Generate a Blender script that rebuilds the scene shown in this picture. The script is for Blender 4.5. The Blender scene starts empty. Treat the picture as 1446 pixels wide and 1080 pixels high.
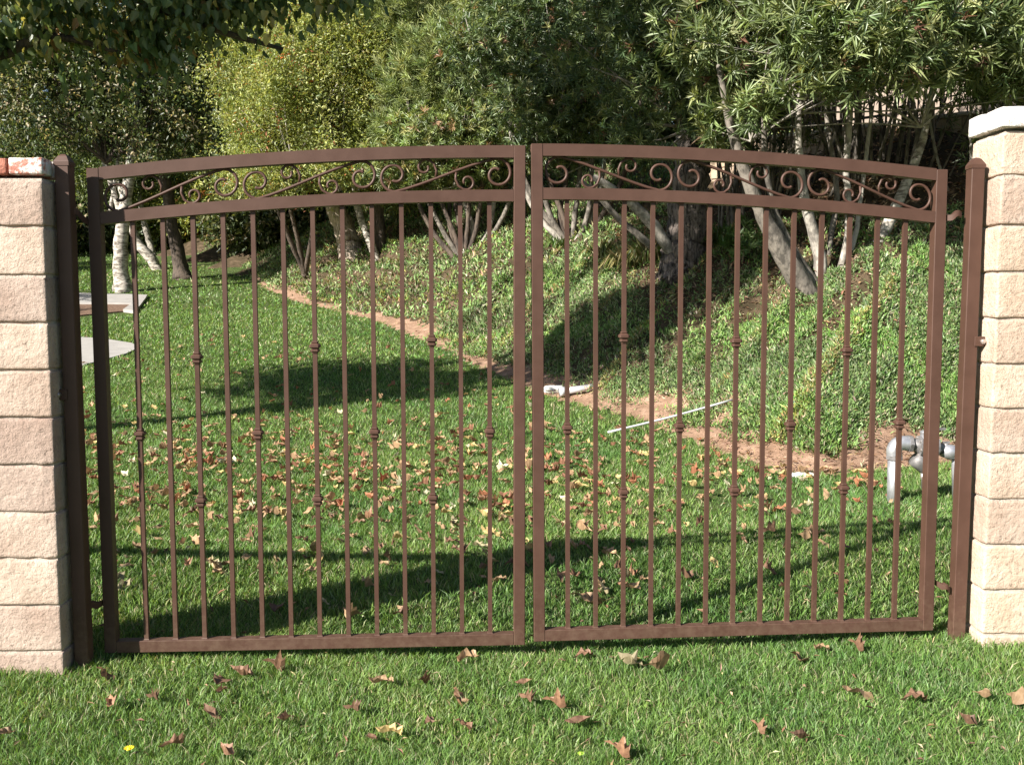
import bpy, bmesh, math, random
import numpy as np
from mathutils import Vector, Matrix

SC = bpy.context.scene
COL = SC.collection
R = math.radians
random.seed(7)
rng = np.random.default_rng(7)

# ------------------------------------------------------------------ camera
CAMZ, PITCH, FPX = 1.62, 0.0862, 1330.0
cd = bpy.data.cameras.new("camera")
cam = bpy.data.objects.new("camera", cd)
COL.objects.link(cam)
cam.location = (0, 0, CAMZ)
cam.rotation_euler = (math.pi / 2 - PITCH, 0, 0)
cd.sensor_width = 36
cd.lens = FPX / 1446 * 36
cd.clip_start = 0.05
cd.clip_end = 1500
SC.camera = cam

# ------------------------------------------------------------------ light
SUN_DIR = Vector((1.0, 0.78, -0.77)).normalized()      # the way the light travels
SUN_EL = math.asin(-SUN_DIR.z)
world = bpy.data.worlds.new("World")
SC.world = world
world.use_nodes = True
wn, wl = world.node_tree.nodes, world.node_tree.links
bg = wn["Background"]
sky = wn.new("ShaderNodeTexSky")
sky.sky_type = 'NISHITA'
sky.sun_disc = False
sky.sun_elevation = SUN_EL
sky.sun_rotation = math.atan2(-SUN_DIR.x, -SUN_DIR.y) % (2 * math.pi)
sky.air_density = 1.0
sky.dust_density = 0.6
wl.new(sky.outputs[0], bg.inputs[0])
bg.inputs[1].default_value = 0.05
sl = bpy.data.lights.new("sun", 'SUN')
sl.energy = 5.0
sl.angle = R(0.53)
sl.color = (1.0, 0.95, 0.86)
sun = bpy.data.objects.new("sun", sl)
COL.objects.link(sun)
sun.rotation_euler = SUN_DIR.to_track_quat('-Z', 'Y').to_euler()
sun.location = (-10, -8, 12)
SC.view_settings.view_transform = 'Standard'
SC.view_settings.look = 'None'
SC.view_settings.exposure = 1.3
SC.view_settings.gamma = 1
SC.view_settings.use_curve_mapping = False
SC.cycles.max_bounces = 8
SC.cycles.diffuse_bounces = 4
SC.cycles.transmission_bounces = 4
SC.cycles.transparent_max_bounces = 8


# ------------------------------------------------------------------ helpers
def tag(o, label=None, cat=None, group=None, kind=None):
    if label: o['label'] = label
    if cat: o['category'] = cat
    if group: o['group'] = group
    if kind: o['kind'] = kind
    return o


def empty(name, loc=(0, 0, 0), rot=(0, 0, 0)):
    o = bpy.data.objects.new(name, None)
    o.empty_display_size = 0.1
    COL.objects.link(o)
    o.location = loc
    o.rotation_euler = rot
    return o


def link(name, me, mat=None, parent=None):
    o = bpy.data.objects.new(name, me)
    COL.objects.link(o)
    if mat and not me.materials:
        me.materials.append(mat)
    if parent: o.parent = parent
    return o


def np_mesh(name, V, faces, cols=None, smooth=False):
    """faces: list of (array Nx3 or Nx4)."""
    me = bpy.data.meshes.new(name)
    V = np.asarray(V, np.float32)
    me.vertices.add(len(V))
    me.vertices.foreach_set('co', V.ravel())
    idx, tot = [], []
    for f in faces:
        f = np.asarray(f, np.int32)
        if len(f) == 0: continue
        idx.append(f.ravel())
        tot.append(np.full(len(f), f.shape[1], np.int32))
    idx = np.concatenate(idx); tot = np.concatenate(tot)
    st = np.concatenate([[0], np.cumsum(tot)[:-1]]).astype(np.int32)
    me.loops.add(len(idx))
    me.loops.foreach_set('vertex_index', idx)
    me.polygons.add(len(tot))
    me.polygons.foreach_set('loop_start', st)
    me.polygons.foreach_set('loop_total', tot)
    if smooth:
        me.polygons.foreach_set('use_smooth', np.ones(len(tot), bool))
    me.update(calc_edges=True)
    if cols is not None:
        a = me.color_attributes.new('Col', 'FLOAT_COLOR', 'POINT')
        c = np.ones((len(V), 4), np.float32)
        c[:, :3] = cols
        a.data.foreach_set('color', c.ravel())
    return me


class MB:
    """collects simple solids into one mesh"""
    def __init__(s): s.v = []; s.f = []
    def add(s, v, f):
        o = len(s.v)
        s.v += [tuple(p) for p in v]
        s.f += [tuple(i + o for i in q) for q in f]
        return s
    def box(s, x0, x1, y0, y1, z0, z1):
        v = [(x0, y0, z0), (x1, y0, z0), (x1, y1, z0), (x0, y1, z0), (x0, y0, z1), (x1, y0, z1), (x1, y1, z1), (x0, y1, z1)]
        return s.add(v, [(0, 3, 2, 1), (4, 5, 6, 7), (0, 1, 5, 4), (1, 2, 6, 5), (2, 3, 7, 6), (3, 0, 4, 7)])
    def tube(s, pts, rad, n=8, cap=True, flat=None, wob=0.0):
        pts = [Vector(p) for p in pts]
        if not hasattr(rad, '__len__'): rad = [rad] * len(pts)
        rings = []
        up = Vector((0, 0, 1)); prev = None
        for i, p in enumerate(pts):
            t = (pts[min(i + 1, len(pts) - 1)] - pts[max(i - 1, 0)]).normalized()
            if prev is None:
                a = t.cross(up)
                if a.length < 0.05: a = t.cross(Vector((0, 1, 0)))
            else:
                a = prev - t * prev.dot(t)
            a.normalize(); prev = a
            b = t.cross(a)
            ring = []
            for k in range(n):
                th = 2 * math.pi * k / n
                rr = rad[i] * (1 + (random.random() - .5) * wob)
                ring.append(p + a * math.cos(th) * rr + b * math.sin(th) * rr)
            rings.append(ring)
        v = [q for r_ in rings for q in r_]
        f = []
        for i in range(len(pts) - 1):
            for k in range(n):
                f.append((i * n + k, i * n + (k + 1) % n, (i + 1) * n + (k + 1) % n, (i + 1) * n + k))
        if cap:
            f.append(tuple(range(n))[::-1])
            f.append(tuple((len(pts) - 1) * n + k for k in range(n)))
        return s.add(v, f)
    def mesh(s, name, smooth=False):
        me = bpy.data.meshes.new(name)
        me.from_pydata(s.v, [], s.f)
        bm = bmesh.new(); bm.from_mesh(me)
        bmesh.ops.recalc_face_normals(bm, faces=bm.faces)
        bm.to_mesh(me); bm.free()
        if smooth:
            me.polygons.foreach_set('use_smooth', np.ones(len(me.polygons), bool))
        return me
    def build(s, name, mat, parent=None, smooth=False, bevel=0):
        me = s.mesh(name, smooth)
        if bevel:
            bm = bmesh.new(); bm.from_mesh(me)
            bmesh.ops.bevel(bm, geom=bm.edges, offset=bevel, segments=1, affect='EDGES')
            bm.to_mesh(me); bm.free()
        return link(name, me, mat, parent)


def catmull(P, k=8):
    P = [Vector(p) for p in P]
    Q = [P[0] * 2 - P[1]] + P + [P[-1] * 2 - P[-2]]
    out = []
    for i in range(1, len(Q) - 2):
        for j in range(k):
            t = j / k
            a, b, c, d = Q[i - 1], Q[i], Q[i + 1], Q[i + 2]
            out.append(.5 * ((2 * b) + (c - a) * t + (2 * a - 5 * b + 4 * c - d) * t * t + (3 * b - a - 3 * c + d) * t ** 3))
    out.append(P[-1])
    return out


def noise3(x, y, z=0.0, s=1.0, seed=0):
    """cheap smooth pseudo noise, about -1..1"""
    x = np.asarray(x) * s; y = np.asarray(y) * s; z = np.asarray(z) * s
    r = 0
    for k in range(4):
        a = 1.7 * k + seed * 2.3
        r = r + np.sin(x * (1.3 + .61 * k) + y * (.7 - .45 * k) + z * (.9 + .3 * k) + a) * np.cos(y * (1.1 + .5 * k) - x * (.4 * k - .6) + z * (.5 - .8 * k) + 2.1 * a)
    return r / 2.2


def PX(px, py, y):
    """world point seen at a photo pixel, at world depth y"""
    u = (px - 723) / FPX; v = (py - 540) / FPX
    c, s = math.cos(PITCH), math.sin(PITCH)
    d = Vector((u, c - v * s, -s - v * c))
    t = y / d.y
    return Vector((d.x * t, y, CAMZ + d.z * t))


# ------------------------------------------------------------------ terrain
_ty = np.array([-50, 2, 5, 6.5, 9, 12, 16, 20, 24, 30, 44, 70, 120, 400.])
_tz = np.array([0, 0, 0, 0.01, .10, .36, .78, 1.22, 1.62, 2.41, 4.2, 7.2, 11, 26.])
_yy = np.linspace(-50, 400, 9001)
_zz = np.interp(_yy, _ty, _tz)
_k = np.hanning(41); _k /= _k.sum()
_zz = np.convolve(np.pad(_zz, 20, mode='edge'), _k, mode='valid')


def lawn_z(x, y):
    x = np.asarray(x, float); y = np.asarray(y, float)
    t = .012 * np.minimum(x * x, 9) * np.clip(1 - (y - 5) / 6, 0, 1)
    return np.interp(y, _yy, _zz) + t + .012 * noise3(x, y, 0, .9) * np.clip((y - 4.5) / 3, 0, 1)


def hit(px, py, fn, y0=2.4, y1=160):
    lo = None
    y = y0
    while y < y1:
        p = PX(px, py, y)
        if p.z < float(fn(p.x, p.y)):
            a, b = y / 1.012, y
            for _ in range(20):
                m = (a + b) / 2
                q = PX(px, py, m)
                if q.z < float(fn(q.x, q.y)): b = m
                else: a = m
            return PX(px, py, b)
        y *= 1.012
    return PX(px, py, y1)


_edge_px = [(1446, 652), (1340, 655), (1250, 662), (1180, 671), (1100, 668), (1030, 645), (960, 615), (900, 592), (830, 575), (760, 555), (700, 530), (620, 490), (520, 450), (415, 425), (372, 406)]
EDGE = [(40, 6.5), (9, 8.2)] + [tuple(hit(px, py, lawn_z).xy) for px, py in _edge_px] + [(-9.6, 33), (-15, 41), (-26, 47), (-60, 52), (-160, 56)]
EDGE = np.array(EDGE)
_poly = np.vstack([EDGE, [(-400, 600), (400, 600), (400, 0)]])


def sdist(x, y):
    x = np.asarray(x, float); y = np.asarray(y, float)
    sh = np.broadcast(x, y).shape
    x = np.broadcast_to(x, sh).ravel(); y = np.broadcast_to(y, sh).ravel()
    d2 = np.full(x.shape, 1e9)
    for (ax, ay), (bx, by) in zip(EDGE[:-1], EDGE[1:]):
        dx, dy = bx - ax, by - ay
        t = np.clip(((x - ax) * dx + (y - ay) * dy) / (dx * dx + dy * dy), 0, 1)
        d2 = np.minimum(d2, (x - ax - t * dx) ** 2 + (y - ay - t * dy) ** 2)
    ins = np.zeros(x.shape, bool)
    P = _poly; n = len(P)
    j = n - 1
    for i in range(n):
        xi, yi = P[i]; xj, yj = P[j]
        if yi != yj:
            c = ((yi > y) != (yj > y)) & (x < (xj - xi) * (y - yi) / (yj - yi) + xi)
            ins ^= c
        j = i
    return (np.where(ins, 1, -1) * np.sqrt(d2)).reshape(sh)


def ground_z(x, y, s=None):
    if s is None: s = sdist(x, y)
    h = np.where(s < 0, 0, np.where(s < .5, .24 * s, .12 + .56 * (s - .5)))
    h = np.where(s > 6.6, .12 + .56 * 6.1 + .10 * (s - 6.6), h)
    h = np.minimum(h, 8)
    m = np.clip((s - .4) / .8, 0, 1)
    h = h + m * (.10 + .10 * noise3(x, y, 0, 2.1, 3) + .07 * noise3(x, y, 0, 4.7, 5))
    # loose clods in the bare strip
    dm = np.clip(s / .15, 0, 1) * np.clip((1.2 - s) / .4, 0, 1)
    h = h + dm * .03 * noise3(x, y, 0, 7, 9)
    return lawn_z(x, y) + h


# ------------------------------------------------------------------ materials
def new_mat(name):
    m = bpy.data.materials.new(name)
    m.use_nodes = True
    nt = m.node_tree
    return m, nt, nt.nodes, nt.links, nt.nodes["Principled BSDF"]


def noise_node(nt, scale, detail=6, rough=.6, vec=None):
    n = nt.nodes.new("ShaderNodeTexNoise")
    n.inputs['Scale'].default_value = scale
    n.inputs['Detail'].default_value = detail
    n.inputs['Roughness'].default_value = rough
    if vec is not None: nt.links.new(vec, n.inputs['Vector'])
    return n


def ramp(nt, fac, stops):
    r = nt.nodes.new("ShaderNodeValToRGB")
    while len(r.color_ramp.elements) < len(stops): r.color_ramp.elements.new(.5)
    for e, (p, c) in zip(r.color_ramp.elements, stops):
        e.position = p
        e.color = (*c, 1) if len(c) == 3 else c
    nt.links.new(fac, r.inputs[0])
    return r


def bump(nt, h, strength, dist, normal=None):
    b = nt.nodes.new("ShaderNodeBump")
    b.inputs['Strength'].default_value = strength
    b.inputs['Distance'].default_value = dist
    nt.links.new(h, b.inputs['Height'])
    if normal is not None: nt.links.new(normal, b.inputs['Normal'])
    return b


def geo_pos(nt):
    return nt.nodes.new("ShaderNodeNewGeometry").outputs['Position']


def obj_pos(nt):
    return nt.nodes.new("ShaderNodeTexCoord").outputs['Object']


def leaf_mat(name, trans=.3, rough=.45, spec=.4, tint=(1.25, 1.2, .6)):
    m, nt, N, L, P = new_mat(name)
    a = N.new("ShaderNodeVertexColor"); a.layer_name = 'Col'
    L.new(a.outputs[0], P.inputs['Base Color'])
    P.inputs['Roughness'].default_value = rough
    P.inputs['Specular IOR Level'].default_value = spec
    t = N.new("ShaderNodeBsdfTranslucent")
    mx = N.new("ShaderNodeMix"); mx.data_type = 'RGBA'; mx.blend_type = 'MULTIPLY'
    mx.inputs[0].default_value = 1
    L.new(a.outputs[0], mx.inputs[6]); mx.inputs[7].default_value = (*tint, 1)
    L.new(mx.outputs[2], t.inputs[0])
    ms = N.new("ShaderNodeMixShader"); ms.inputs[0].default_value = trans
    L.new(P.outputs[0], ms.inputs[1]); L.new(t.outputs[0], ms.inputs[2])
    L.new(ms.outputs[0], N["Material Output"].inputs[0])
    return m


M_GRASS = leaf_mat('grass_blades', .3, .5, .3, (1.3, 1.3, .5))
M_COVER = leaf_mat('ground_cover_leaves', .2, .6, .3)
M_LEAF = leaf_mat('tree_leaves', .36, .42, .5)
M_OLE = leaf_mat('narrow_glossy_leaves', .33, .36, .55)
M_DRY = leaf_mat('dry_leaves', .15, .7, .2, (1.2, 1, .8))


def mat_metal():
    m, nt, N, L, P = new_mat('brown_powder_coat')
    n = noise_node(nt, 9, 5, .6, geo_pos(nt))
    r = ramp(nt, n.outputs[0], [(.3, (.068, .0345, .0245)), (.7, (.086, .0435, .031))])
    n2 = noise_node(nt, 260, 2, .5, geo_pos(nt))
    # dried mud and dust thrown up on the lowest part, faint scuffs elsewhere
    sx = N.new("ShaderNodeSeparateXYZ"); L.new(geo_pos(nt), sx.inputs[0])
    mr = N.new("ShaderNodeMapRange"); L.new(sx.outputs[2], mr.inputs[0])
    mr.inputs[1].default_value = .05; mr.inputs[2].default_value = .55; mr.inputs[3].default_value = .34; mr.inputs[4].default_value = 0
    n3 = noise_node(nt, 30, 8, .75, geo_pos(nt))
    ad = N.new("ShaderNodeMath"); ad.operation = 'ADD'; L.new(n3.outputs[0], ad.inputs[0]); L.new(mr.outputs[0], ad.inputs[1])
    fr_ = ramp(nt, ad.outputs[0], [(.70, (0, 0, 0)), (.95, (.38, .38, .38))])
    mx = N.new("ShaderNodeMix"); mx.data_type = 'RGBA'
    L.new(fr_.outputs[0], mx.inputs[0]); L.new(r.outputs[0], mx.inputs[6]); mx.inputs[7].default_value = (.17, .115, .08, 1)
    L.new(mx.outputs[2], P.inputs['Base Color'])
    r2 = ramp(nt, n.outputs[0], [(.3, (.42,) * 3), (.75, (.6,) * 3)])
    L.new(r2.outputs[0], P.inputs['Roughness'])
    P.inputs['Specular IOR Level'].default_value = .32
    L.new(bump(nt, n2.outputs[0], .12, .001).outputs[0], P.inputs['Normal'])
    return m


def mat_block(name, cA, cB, white=0.0):
    m, nt, N, L, P = new_mat(name)
    pos = geo_pos(nt)
    oi = N.new("ShaderNodeObjectInfo")
    n = noise_node(nt, 5, 8, .62, pos)
    r = ramp(nt, n.outputs[0], [(.30, cA), (.62, cB)])
    hs = N.new("ShaderNodeHueSaturation")
    mr = N.new("ShaderNodeMapRange"); L.new(oi.outputs['Random'], mr.inputs[0])
    mr.inputs[3].default_value = .82; mr.inputs[4].default_value = 1.12
    L.new(mr.outputs[0], hs.inputs['Value'])
    mr2 = N.new("ShaderNodeMapRange"); L.new(oi.outputs['Random'], mr2.inputs[0])
    mr2.inputs[3].default_value = .492; mr2.inputs[4].default_value = .506
    L.new(mr2.outputs[0], hs.inputs['Hue'])
    L.new(r.outputs[0], hs.inputs['Color'])
    # dark pits and pale grains
    v = N.new("ShaderNodeTexVoronoi"); v.inputs['Scale'].default_value = 70
    L.new(pos, v.inputs['Vector'])
    n3 = noise_node(nt, 60, 4, .65, pos)
    pit = ramp(nt, n3.outputs[0], [(.31, (.45, .42, .40)), (.42, (1, 1, 1))])
    mx = N.new("ShaderNodeMix"); mx.data_type = 'RGBA'; mx.blend_type = 'MULTIPLY'; mx.inputs[0].default_value = .8
    L.new(hs.outputs[0], mx.inputs[6]); L.new(pit.outputs[0], mx.inputs[7])
    out = mx.outputs[2]
    if white:
        nw = noise_node(nt, 11, 7, .7, pos)
        fw = ramp(nt, nw.outputs[0], [(.60 - white * .3, (0, 0, 0)), (.66 - white * .3, (1, 1, 1))])
        m2 = N.new("ShaderNodeMix"); m2.data_type = 'RGBA'
        L.new(fw.outputs[0], m2.inputs[0]); L.new(out, m2.inputs[6]); m2.inputs[7].default_value = (.72, .68, .64, 1)
        out = m2.outputs[2]
    L.new(out, P.inputs['Base Color'])
    P.inputs['Roughness'].default_value = .92
    P.inputs['Specular IOR Level'].default_value = .15
    a = noise_node(nt, 34, 9, .68, pos)
    b1 = bump(nt, a.outputs[0], 1.0, .013)
    n4 = noise_node(nt, 110, 4, .6, pos)
    b2 = bump(nt, n4.outputs[0], .5, .004, b1.outputs[0])
    L.new(b2.outputs[0], P.inputs['Normal'])
    return m


M_METAL = mat_metal()
M_BLOCK = mat_block('slump_block', (.41, .302, .24), (.54, .425, .35))
M_BLOCKR = mat_block('tan_slump_block', (.45, .325, .24), (.58, .455, .365))
M_BRICK = mat_block('red_cap_brick', (.42, .15, .09), (.52, .24, .16), .12)
M_BRICKL = mat_block('smudged_white_cap_brick', (.46, .17, .12), (.55, .26, .20), .5)
M_BRICKW = mat_block('whitewashed_cap_brick', (.46, .18, .12), (.55, .3, .22), .88)
M_MORTAR = mat_block('mortar', (.40, .34, .29), (.52, .45, .39))
M_WALLBLK = mat_block('retaining_block', (.34, .25, .18), (.46, .35, .26))


def mat_simple(name, col, rough=.6, metal=0.0, nscale=None, var=.15, bmp=0, bscale=50, bdist=.004):
    m, nt, N, L, P = new_mat(name)
    pos = geo_pos(nt)
    n = noise_node(nt, nscale or 8, 6, .6, pos)
    lo = tuple(c * (1 - var) for c in col); hi = tuple(min(1, c * (1 + var)) for c in col)
    r = ramp(nt, n.outputs[0], [(.3, lo), (.7, hi)])
    L.new(r.outputs[0], P.inputs['Base Color'])
    P.inputs['Roughness'].default_value = rough
    P.inputs['Metallic'].default_value = metal
    if bmp:
        n2 = noise_node(nt, bscale, 6, .65, pos)
        L.new(bump(nt, n2.outputs[0], bmp, bdist).outputs[0], P.inputs['Normal'])
    return m


def mat_bark(name, cA, cB, zs=.25, scale=26, dist=.02):
    m, nt, N, L, P = new_mat(name)
    mp = N.new("ShaderNodeMapping"); L.new(geo_pos(nt), mp.inputs[0])
    mp.inputs['Scale'].default_value = (1, 1, zs)
    n = noise_node(nt, scale, 7, .65, mp.outputs[0])
    n2 = noise_node(nt, 3, 4, .6, mp.outputs[0])
    ad = N.new("ShaderNodeMath"); ad.operation = 'MULTIPLY_ADD'
    L.new(n2.outputs[0], ad.inputs[0]); ad.inputs[1].default_value = .6; L.new(n.outputs[0], ad.inputs[2])
    sb = N.new("ShaderNodeMath"); sb.operation = 'SUBTRACT'; L.new(ad.outputs[0], sb.inputs[0]); sb.inputs[1].default_value = .3
    r = ramp(nt, sb.outputs[0], [(.38, cA), (.58, cB)])
    L.new(r.outputs[0], P.inputs['Base Color'])
    P.inputs['Roughness'].default_value = .85
    L.new(bump(nt, n.outputs[0], .9, dist).outputs[0], P.inputs['Normal'])
    return m


M_BARK_WHITE = mat_bark('pale_mottled_bark', (.12, .10, .08), (.52, .47, .41), 2.5, 7, .01)
M_BARK_DARK = mat_bark('dark_bark', (.035, .025, .02), (.11, .08, .06))
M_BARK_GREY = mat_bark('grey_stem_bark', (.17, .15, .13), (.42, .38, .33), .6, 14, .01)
M_BARK_SHADE = mat_bark('shaded_stem_bark', (.07, .06, .05), (.22, .19, .16), .6, 14, .01)  # darker copy of the grey stem bark, shade put into the colour
M_BARK_PINE = mat_bark('furrowed_bark', (.24, .18, .14), (.60, .49, .40), .22, 24, .03)  # bark colour lightened to stand in for sunlight on the trunk
M_BARK_FURROW = mat_bark('deep_furrowed_grey_bark', (.025, .018, .015), (.24, .195, .17), .10, 30, .06)


def mat_soil(name, cA, cB, cC, sc=6, dist=.03):
    m, nt, N, L, P = new_mat(name)
    pos = geo_pos(nt)
    n = noise_node(nt, sc, 9, .68, pos)
    r = ramp(nt, n.outputs[0], [(.3, cA), (.5, cB), (.68, cC)])
    n2 = noise_node(nt, 90, 5, .7, pos)
    g = ramp(nt, n2.outputs[0], [(.33, (.5,) * 3), (.55, (1.1,) * 3)])
    mx = N.new("ShaderNodeMix"); mx.data_type = 'RGBA'; mx.blend_type = 'MULTIPLY'; mx.inputs[0].default_value = 1
    L.new(r.outputs[0], mx.inputs[6]); L.new(g.outputs[0], mx.inputs[7])
    L.new(mx.outputs[2], P.inputs['Base Color'])
    P.inputs['Roughness'].default_value = .95
    P.inputs['Specular IOR Level'].default_value = .1
    b = bump(nt, n.outputs[0], .6, dist)
    L.new(bump(nt, n2.outputs[0], .6, .01, b.outputs[0]).outputs[0], P.inputs['Normal'])
    return m


M_LAWN = mat_soil('lawn_thatch', (.040, .060, .018), (.065, .095, .028), (.12, .12, .055), 5)
M_DIRT = mat_soil('bare_dirt', (.19, .115, .075), (.30, .19, .13), (.42, .28, .20), 5)
M_HILL = mat_soil('hillside_soil', (.040, .032, .018), (.075, .055, .033), (.15, .105, .07), 4)
M_MULCH = mat_soil('mulch', (.07, .045, .03), (.19, .12, .085), (.30, .21, .15), 30)
M_CONC = mat_simple('pale_concrete', (.33, .31, .29), .85, 0, 3, .12, .3, 90, .004)
M_STUCCO = mat_simple('beige_stucco', (.30, .235, .19), .9, 0, 2, .08, .4, 60, .004)
M_DARKIRON = mat_simple('dark_iron', (.04, .028, .022), .5)
M_PVC = mat_simple('white_pvc', (.50, .50, .52), .35, 0, 6, .08)
M_WHITEROCK = mat_simple('white_stone', (.75, .73, .70), .8, 0, 20, .1, .4, 60)
M_GALV = mat_simple('galvanised_steel', (.46, .46, .49), .42, .65, 18, .22, .25, 45, .004)
M_BRASS = mat_simple('weathered_cast_metal', (.20, .19, .19), .6, .4, 30, .35, .4, 60, .003)
M_BOLT = mat_simple('zinc_bolt', (.6, .55, .52), .35, .8)
M_YELLOW = mat_simple('yellow_petals', (.85, .62, .02), .5)
M_TWIG = mat_simple('dry_twig', (.34, .24, .16), .9)

# ------------------------------------------------------------------ ground sheets
xs = np.concatenate([-np.geomspace(9, 400, 26)[::-1], np.arange(-8.9, 9, .12), np.geomspace(9, 400, 26)])
ys = np.concatenate([-np.geomspace(1, 60, 10)[::-1] + 2, np.arange(1.2, 30, .12), np.geomspace(30.1, 500, 40)])
gx, gy = np.meshgrid(xs, ys)
gs = sdist(gx, gy)
gz = ground_z(gx, gy, gs)
nx, ny = len(xs), len(ys)
ii = (np.arange(ny - 1)[:, None] * nx + np.arange(nx - 1)[None, :]).ravel()
quads = np.stack([ii, ii + 1, ii + nx + 1, ii + nx], 1)
fs = (gs[:-1, :-1] + gs[1:, 1:]).ravel() / 2
fx = (gx[:-1, :-1] + gx[1:, 1:]).ravel() / 2
fy = (gy[:-1, :-1] + gy[1:, 1:]).ravel() / 2
def dirt_width(x, y):
    w = .40 + .18 * noise3(x, y, 0, 1.3, 2) + np.clip((x - 1.2) * .28, 0, .34) + .05 * noise3(x, y, 0, 5, 4)
    return np.where(y > 26, .25, w)


dirt_w = dirt_width(fx, fy)
GV = np.stack([gx.ravel(), gy.ravel(), gz.ravel()], 1)


def sheet(name, mask, mat):
    q = quads[mask]
    u, inv = np.unique(q, return_inverse=True)
    me = np_mesh(name, GV[u], [inv.reshape(q.shape)], smooth=True)
    o = link(name, me, mat)
    tag(o, kind='structure')
    return o


sheet('lawn', fs < 0, M_LAWN)
sheet('dirt_path', (fs >= 0) & (fs < dirt_w) & (fy < 30), M_DIRT)
sheet('hillside', (fs >= 0) & ((fs >= dirt_w) | (fy >= 30)), M_HILL)


# ------------------------------------------------------------------ foliage generators
def unit(v):
    return v / np.maximum(np.linalg.norm(v, axis=-1, keepdims=True), 1e-9)


def rand_unit(n):
    return unit(rng.normal(size=(n, 3)))


def kites(P, D, Nn, L, W, C, fold=.25, belly=.45, tri=False):
    """leaf blades: P base, D direction, Nn rough normal, L length, W width, C colour"""
    D = unit(D)
    S = unit(np.cross(D, Nn))
    Nn = np.cross(S, D)
    L = np.broadcast_to(L, (len(P),))[:, None]; W = np.broadcast_to(W, (len(P),))[:, None]
    tip = P + D * L - Nn * L * .12
    mid = P + D * L * belly
    l = mid + S * W * .5 + Nn * W * fold
    r = mid - S * W * .5 + Nn * W * fold
    n = len(P)
    i = np.arange(n)
    if tri:
        V = np.stack([P + S * W * .5, P - S * W * .5, tip], 1).reshape(-1, 3)
        F = np.stack([i * 3, i * 3 + 1, i * 3 + 2], 1)
        return V, F, np.repeat(C, 3, 0)
    V = np.stack([P, l, tip, r], 1).reshape(-1, 3)
    F = np.concatenate([np.stack([i * 4, i * 4 + 2, i * 4 + 1], 1), np.stack([i * 4, i * 4 + 3, i * 4 + 2], 1)])
    return V, F, np.repeat(C, 4, 0)


def pick(pal, n, jit=.18):
    """pal: list of (weight, rgb)"""
    w = np.array([p[0] for p in pal]); w = w / w.sum()
    c = np.array([p[1] for p in pal])[rng.choice(len(pal), n, p=w)]
    return np.clip(c * (1 + rng.normal(size=(n, 1)) * jit) * (1 + rng.normal(size=(n, 3)) * jit * .3), .003, .9)


def blob_points(blobs, n, shell=.35, hole=-.25, hs=1.6, seed=0, amp=.22):
    """points spread through a union of ellipsoids, thin near the middle, with gaps"""
    B = np.array([[*b[0], *b[1]] for b in blobs], float)
    vol = (B[:, 3] * B[:, 4] * B[:, 5]) ** .8
    out, dirs = [], []
    need = n
    while need > 0:
        m = int(need * 1.7) + 50
        k = rng.choice(len(B), m, p=vol / vol.sum())
        d = rand_unit(m)
        r = rng.random(m) ** shell
        lump = 1 + amp * noise3(d[:, 0] * 3 + k, d[:, 1] * 3, d[:, 2] * 3, 1.2, seed)
        p = B[k, :3] + d * B[k, 3:] * (r * lump)[:, None]
        keep = noise3(p[:, 0], p[:, 1], p[:, 2], hs, seed) > hole
        p, d = p[keep][:need], d[keep][:need]
        out.append(p); dirs.append(d)
        need -= len(p)
    return np.concatenate(out), np.concatenate(dirs)


def rosettes(P, A, k, L, W, pal, spread=(.5, 1.25), jit=.2):
    """whorls of k narrow leaves round twig tips P with axis A"""
    n = len(P)
    A = unit(A)
    t = unit(np.cross(A, rand_unit(n)))
    b = np.cross(A, t)
    base_c = pick(pal, n, .12)
    Ps, Ds, Ns, Cs = [], [], [], []
    for j in range(k):
        th = 2 * math.pi * j / k * 2.4 + rng.random(n) * 1.2
        an = spread[0] + (spread[1] - spread[0]) * rng.random(n)
        d = A * np.cos(an)[:, None] + (t * np.cos(th)[:, None] + b * np.sin(th)[:, None]) * np.sin(an)[:, None]
        Ps.append(P - A * (rng.random(n) * L * .6)[:, None]); Ds.append(d); Ns.append(A)
        Cs.append(base_c * (1 + rng.normal(size=(n, 1)) * jit))
    P = np.concatenate(Ps); D = np.concatenate(Ds); Nn = np.concatenate(Ns) + rand_unit(len(P)) * .3
    C = np.clip(np.concatenate(Cs), .004, .9)
    m = len(P)
    return kites(P, D, Nn, L * (.65 + .6 * rng.random(m)), W * (.75 + .5 * rng.random(m)), C)


def clusters(P, Dout, k, rad, L, W, pal, droop=.3, jit=.2, **kw):
    n = len(P)
    base_c = pick(pal, n, .1)
    Q = np.repeat(P, k, 0) + rng.normal(size=(n * k, 3)) * rad
    D = np.repeat(Dout, k, 0) * .5 + rand_unit(n * k) + np.array([0, 0, -droop])
    Nn = rand_unit(n * k) + np.array([-.3, -.2, .9])
    C = np.clip(np.repeat(base_c, k, 0) * (1 + rng.normal(size=(n * k, 1)) * jit), .004, .9)
    m = n * k
    return kites(Q, D, Nn, L * (.6 + .7 * rng.random(m)), W * (.6 + .7 * rng.random(m)), C, **kw)


def join(parts):
    Vs, Fs, Cs, o = [], [], [], 0
    for V, F, C in parts:
        Vs.append(V); Fs.append(F + o); Cs.append(C); o += len(V)
    return np.concatenate(Vs), np.concatenate(Fs), np.concatenate(Cs)


def leaf_obj(name, parts, mat, parent=None):
    V, F, C = join(parts)
    if parent is not None:
        V = V - np.array(parent.location)
    return link(name, np_mesh(name, V, [F], C), mat, parent)


# ------------------------------------------------------------------ grass
PAL_GRASS = [(5, (.140, .248, .055)), (4, (.185, .300, .075)), (3, (.075, .145, .036)), (2.2, (.26, .34, .16)), (1.0, (.42, .38, .23))]


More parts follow.
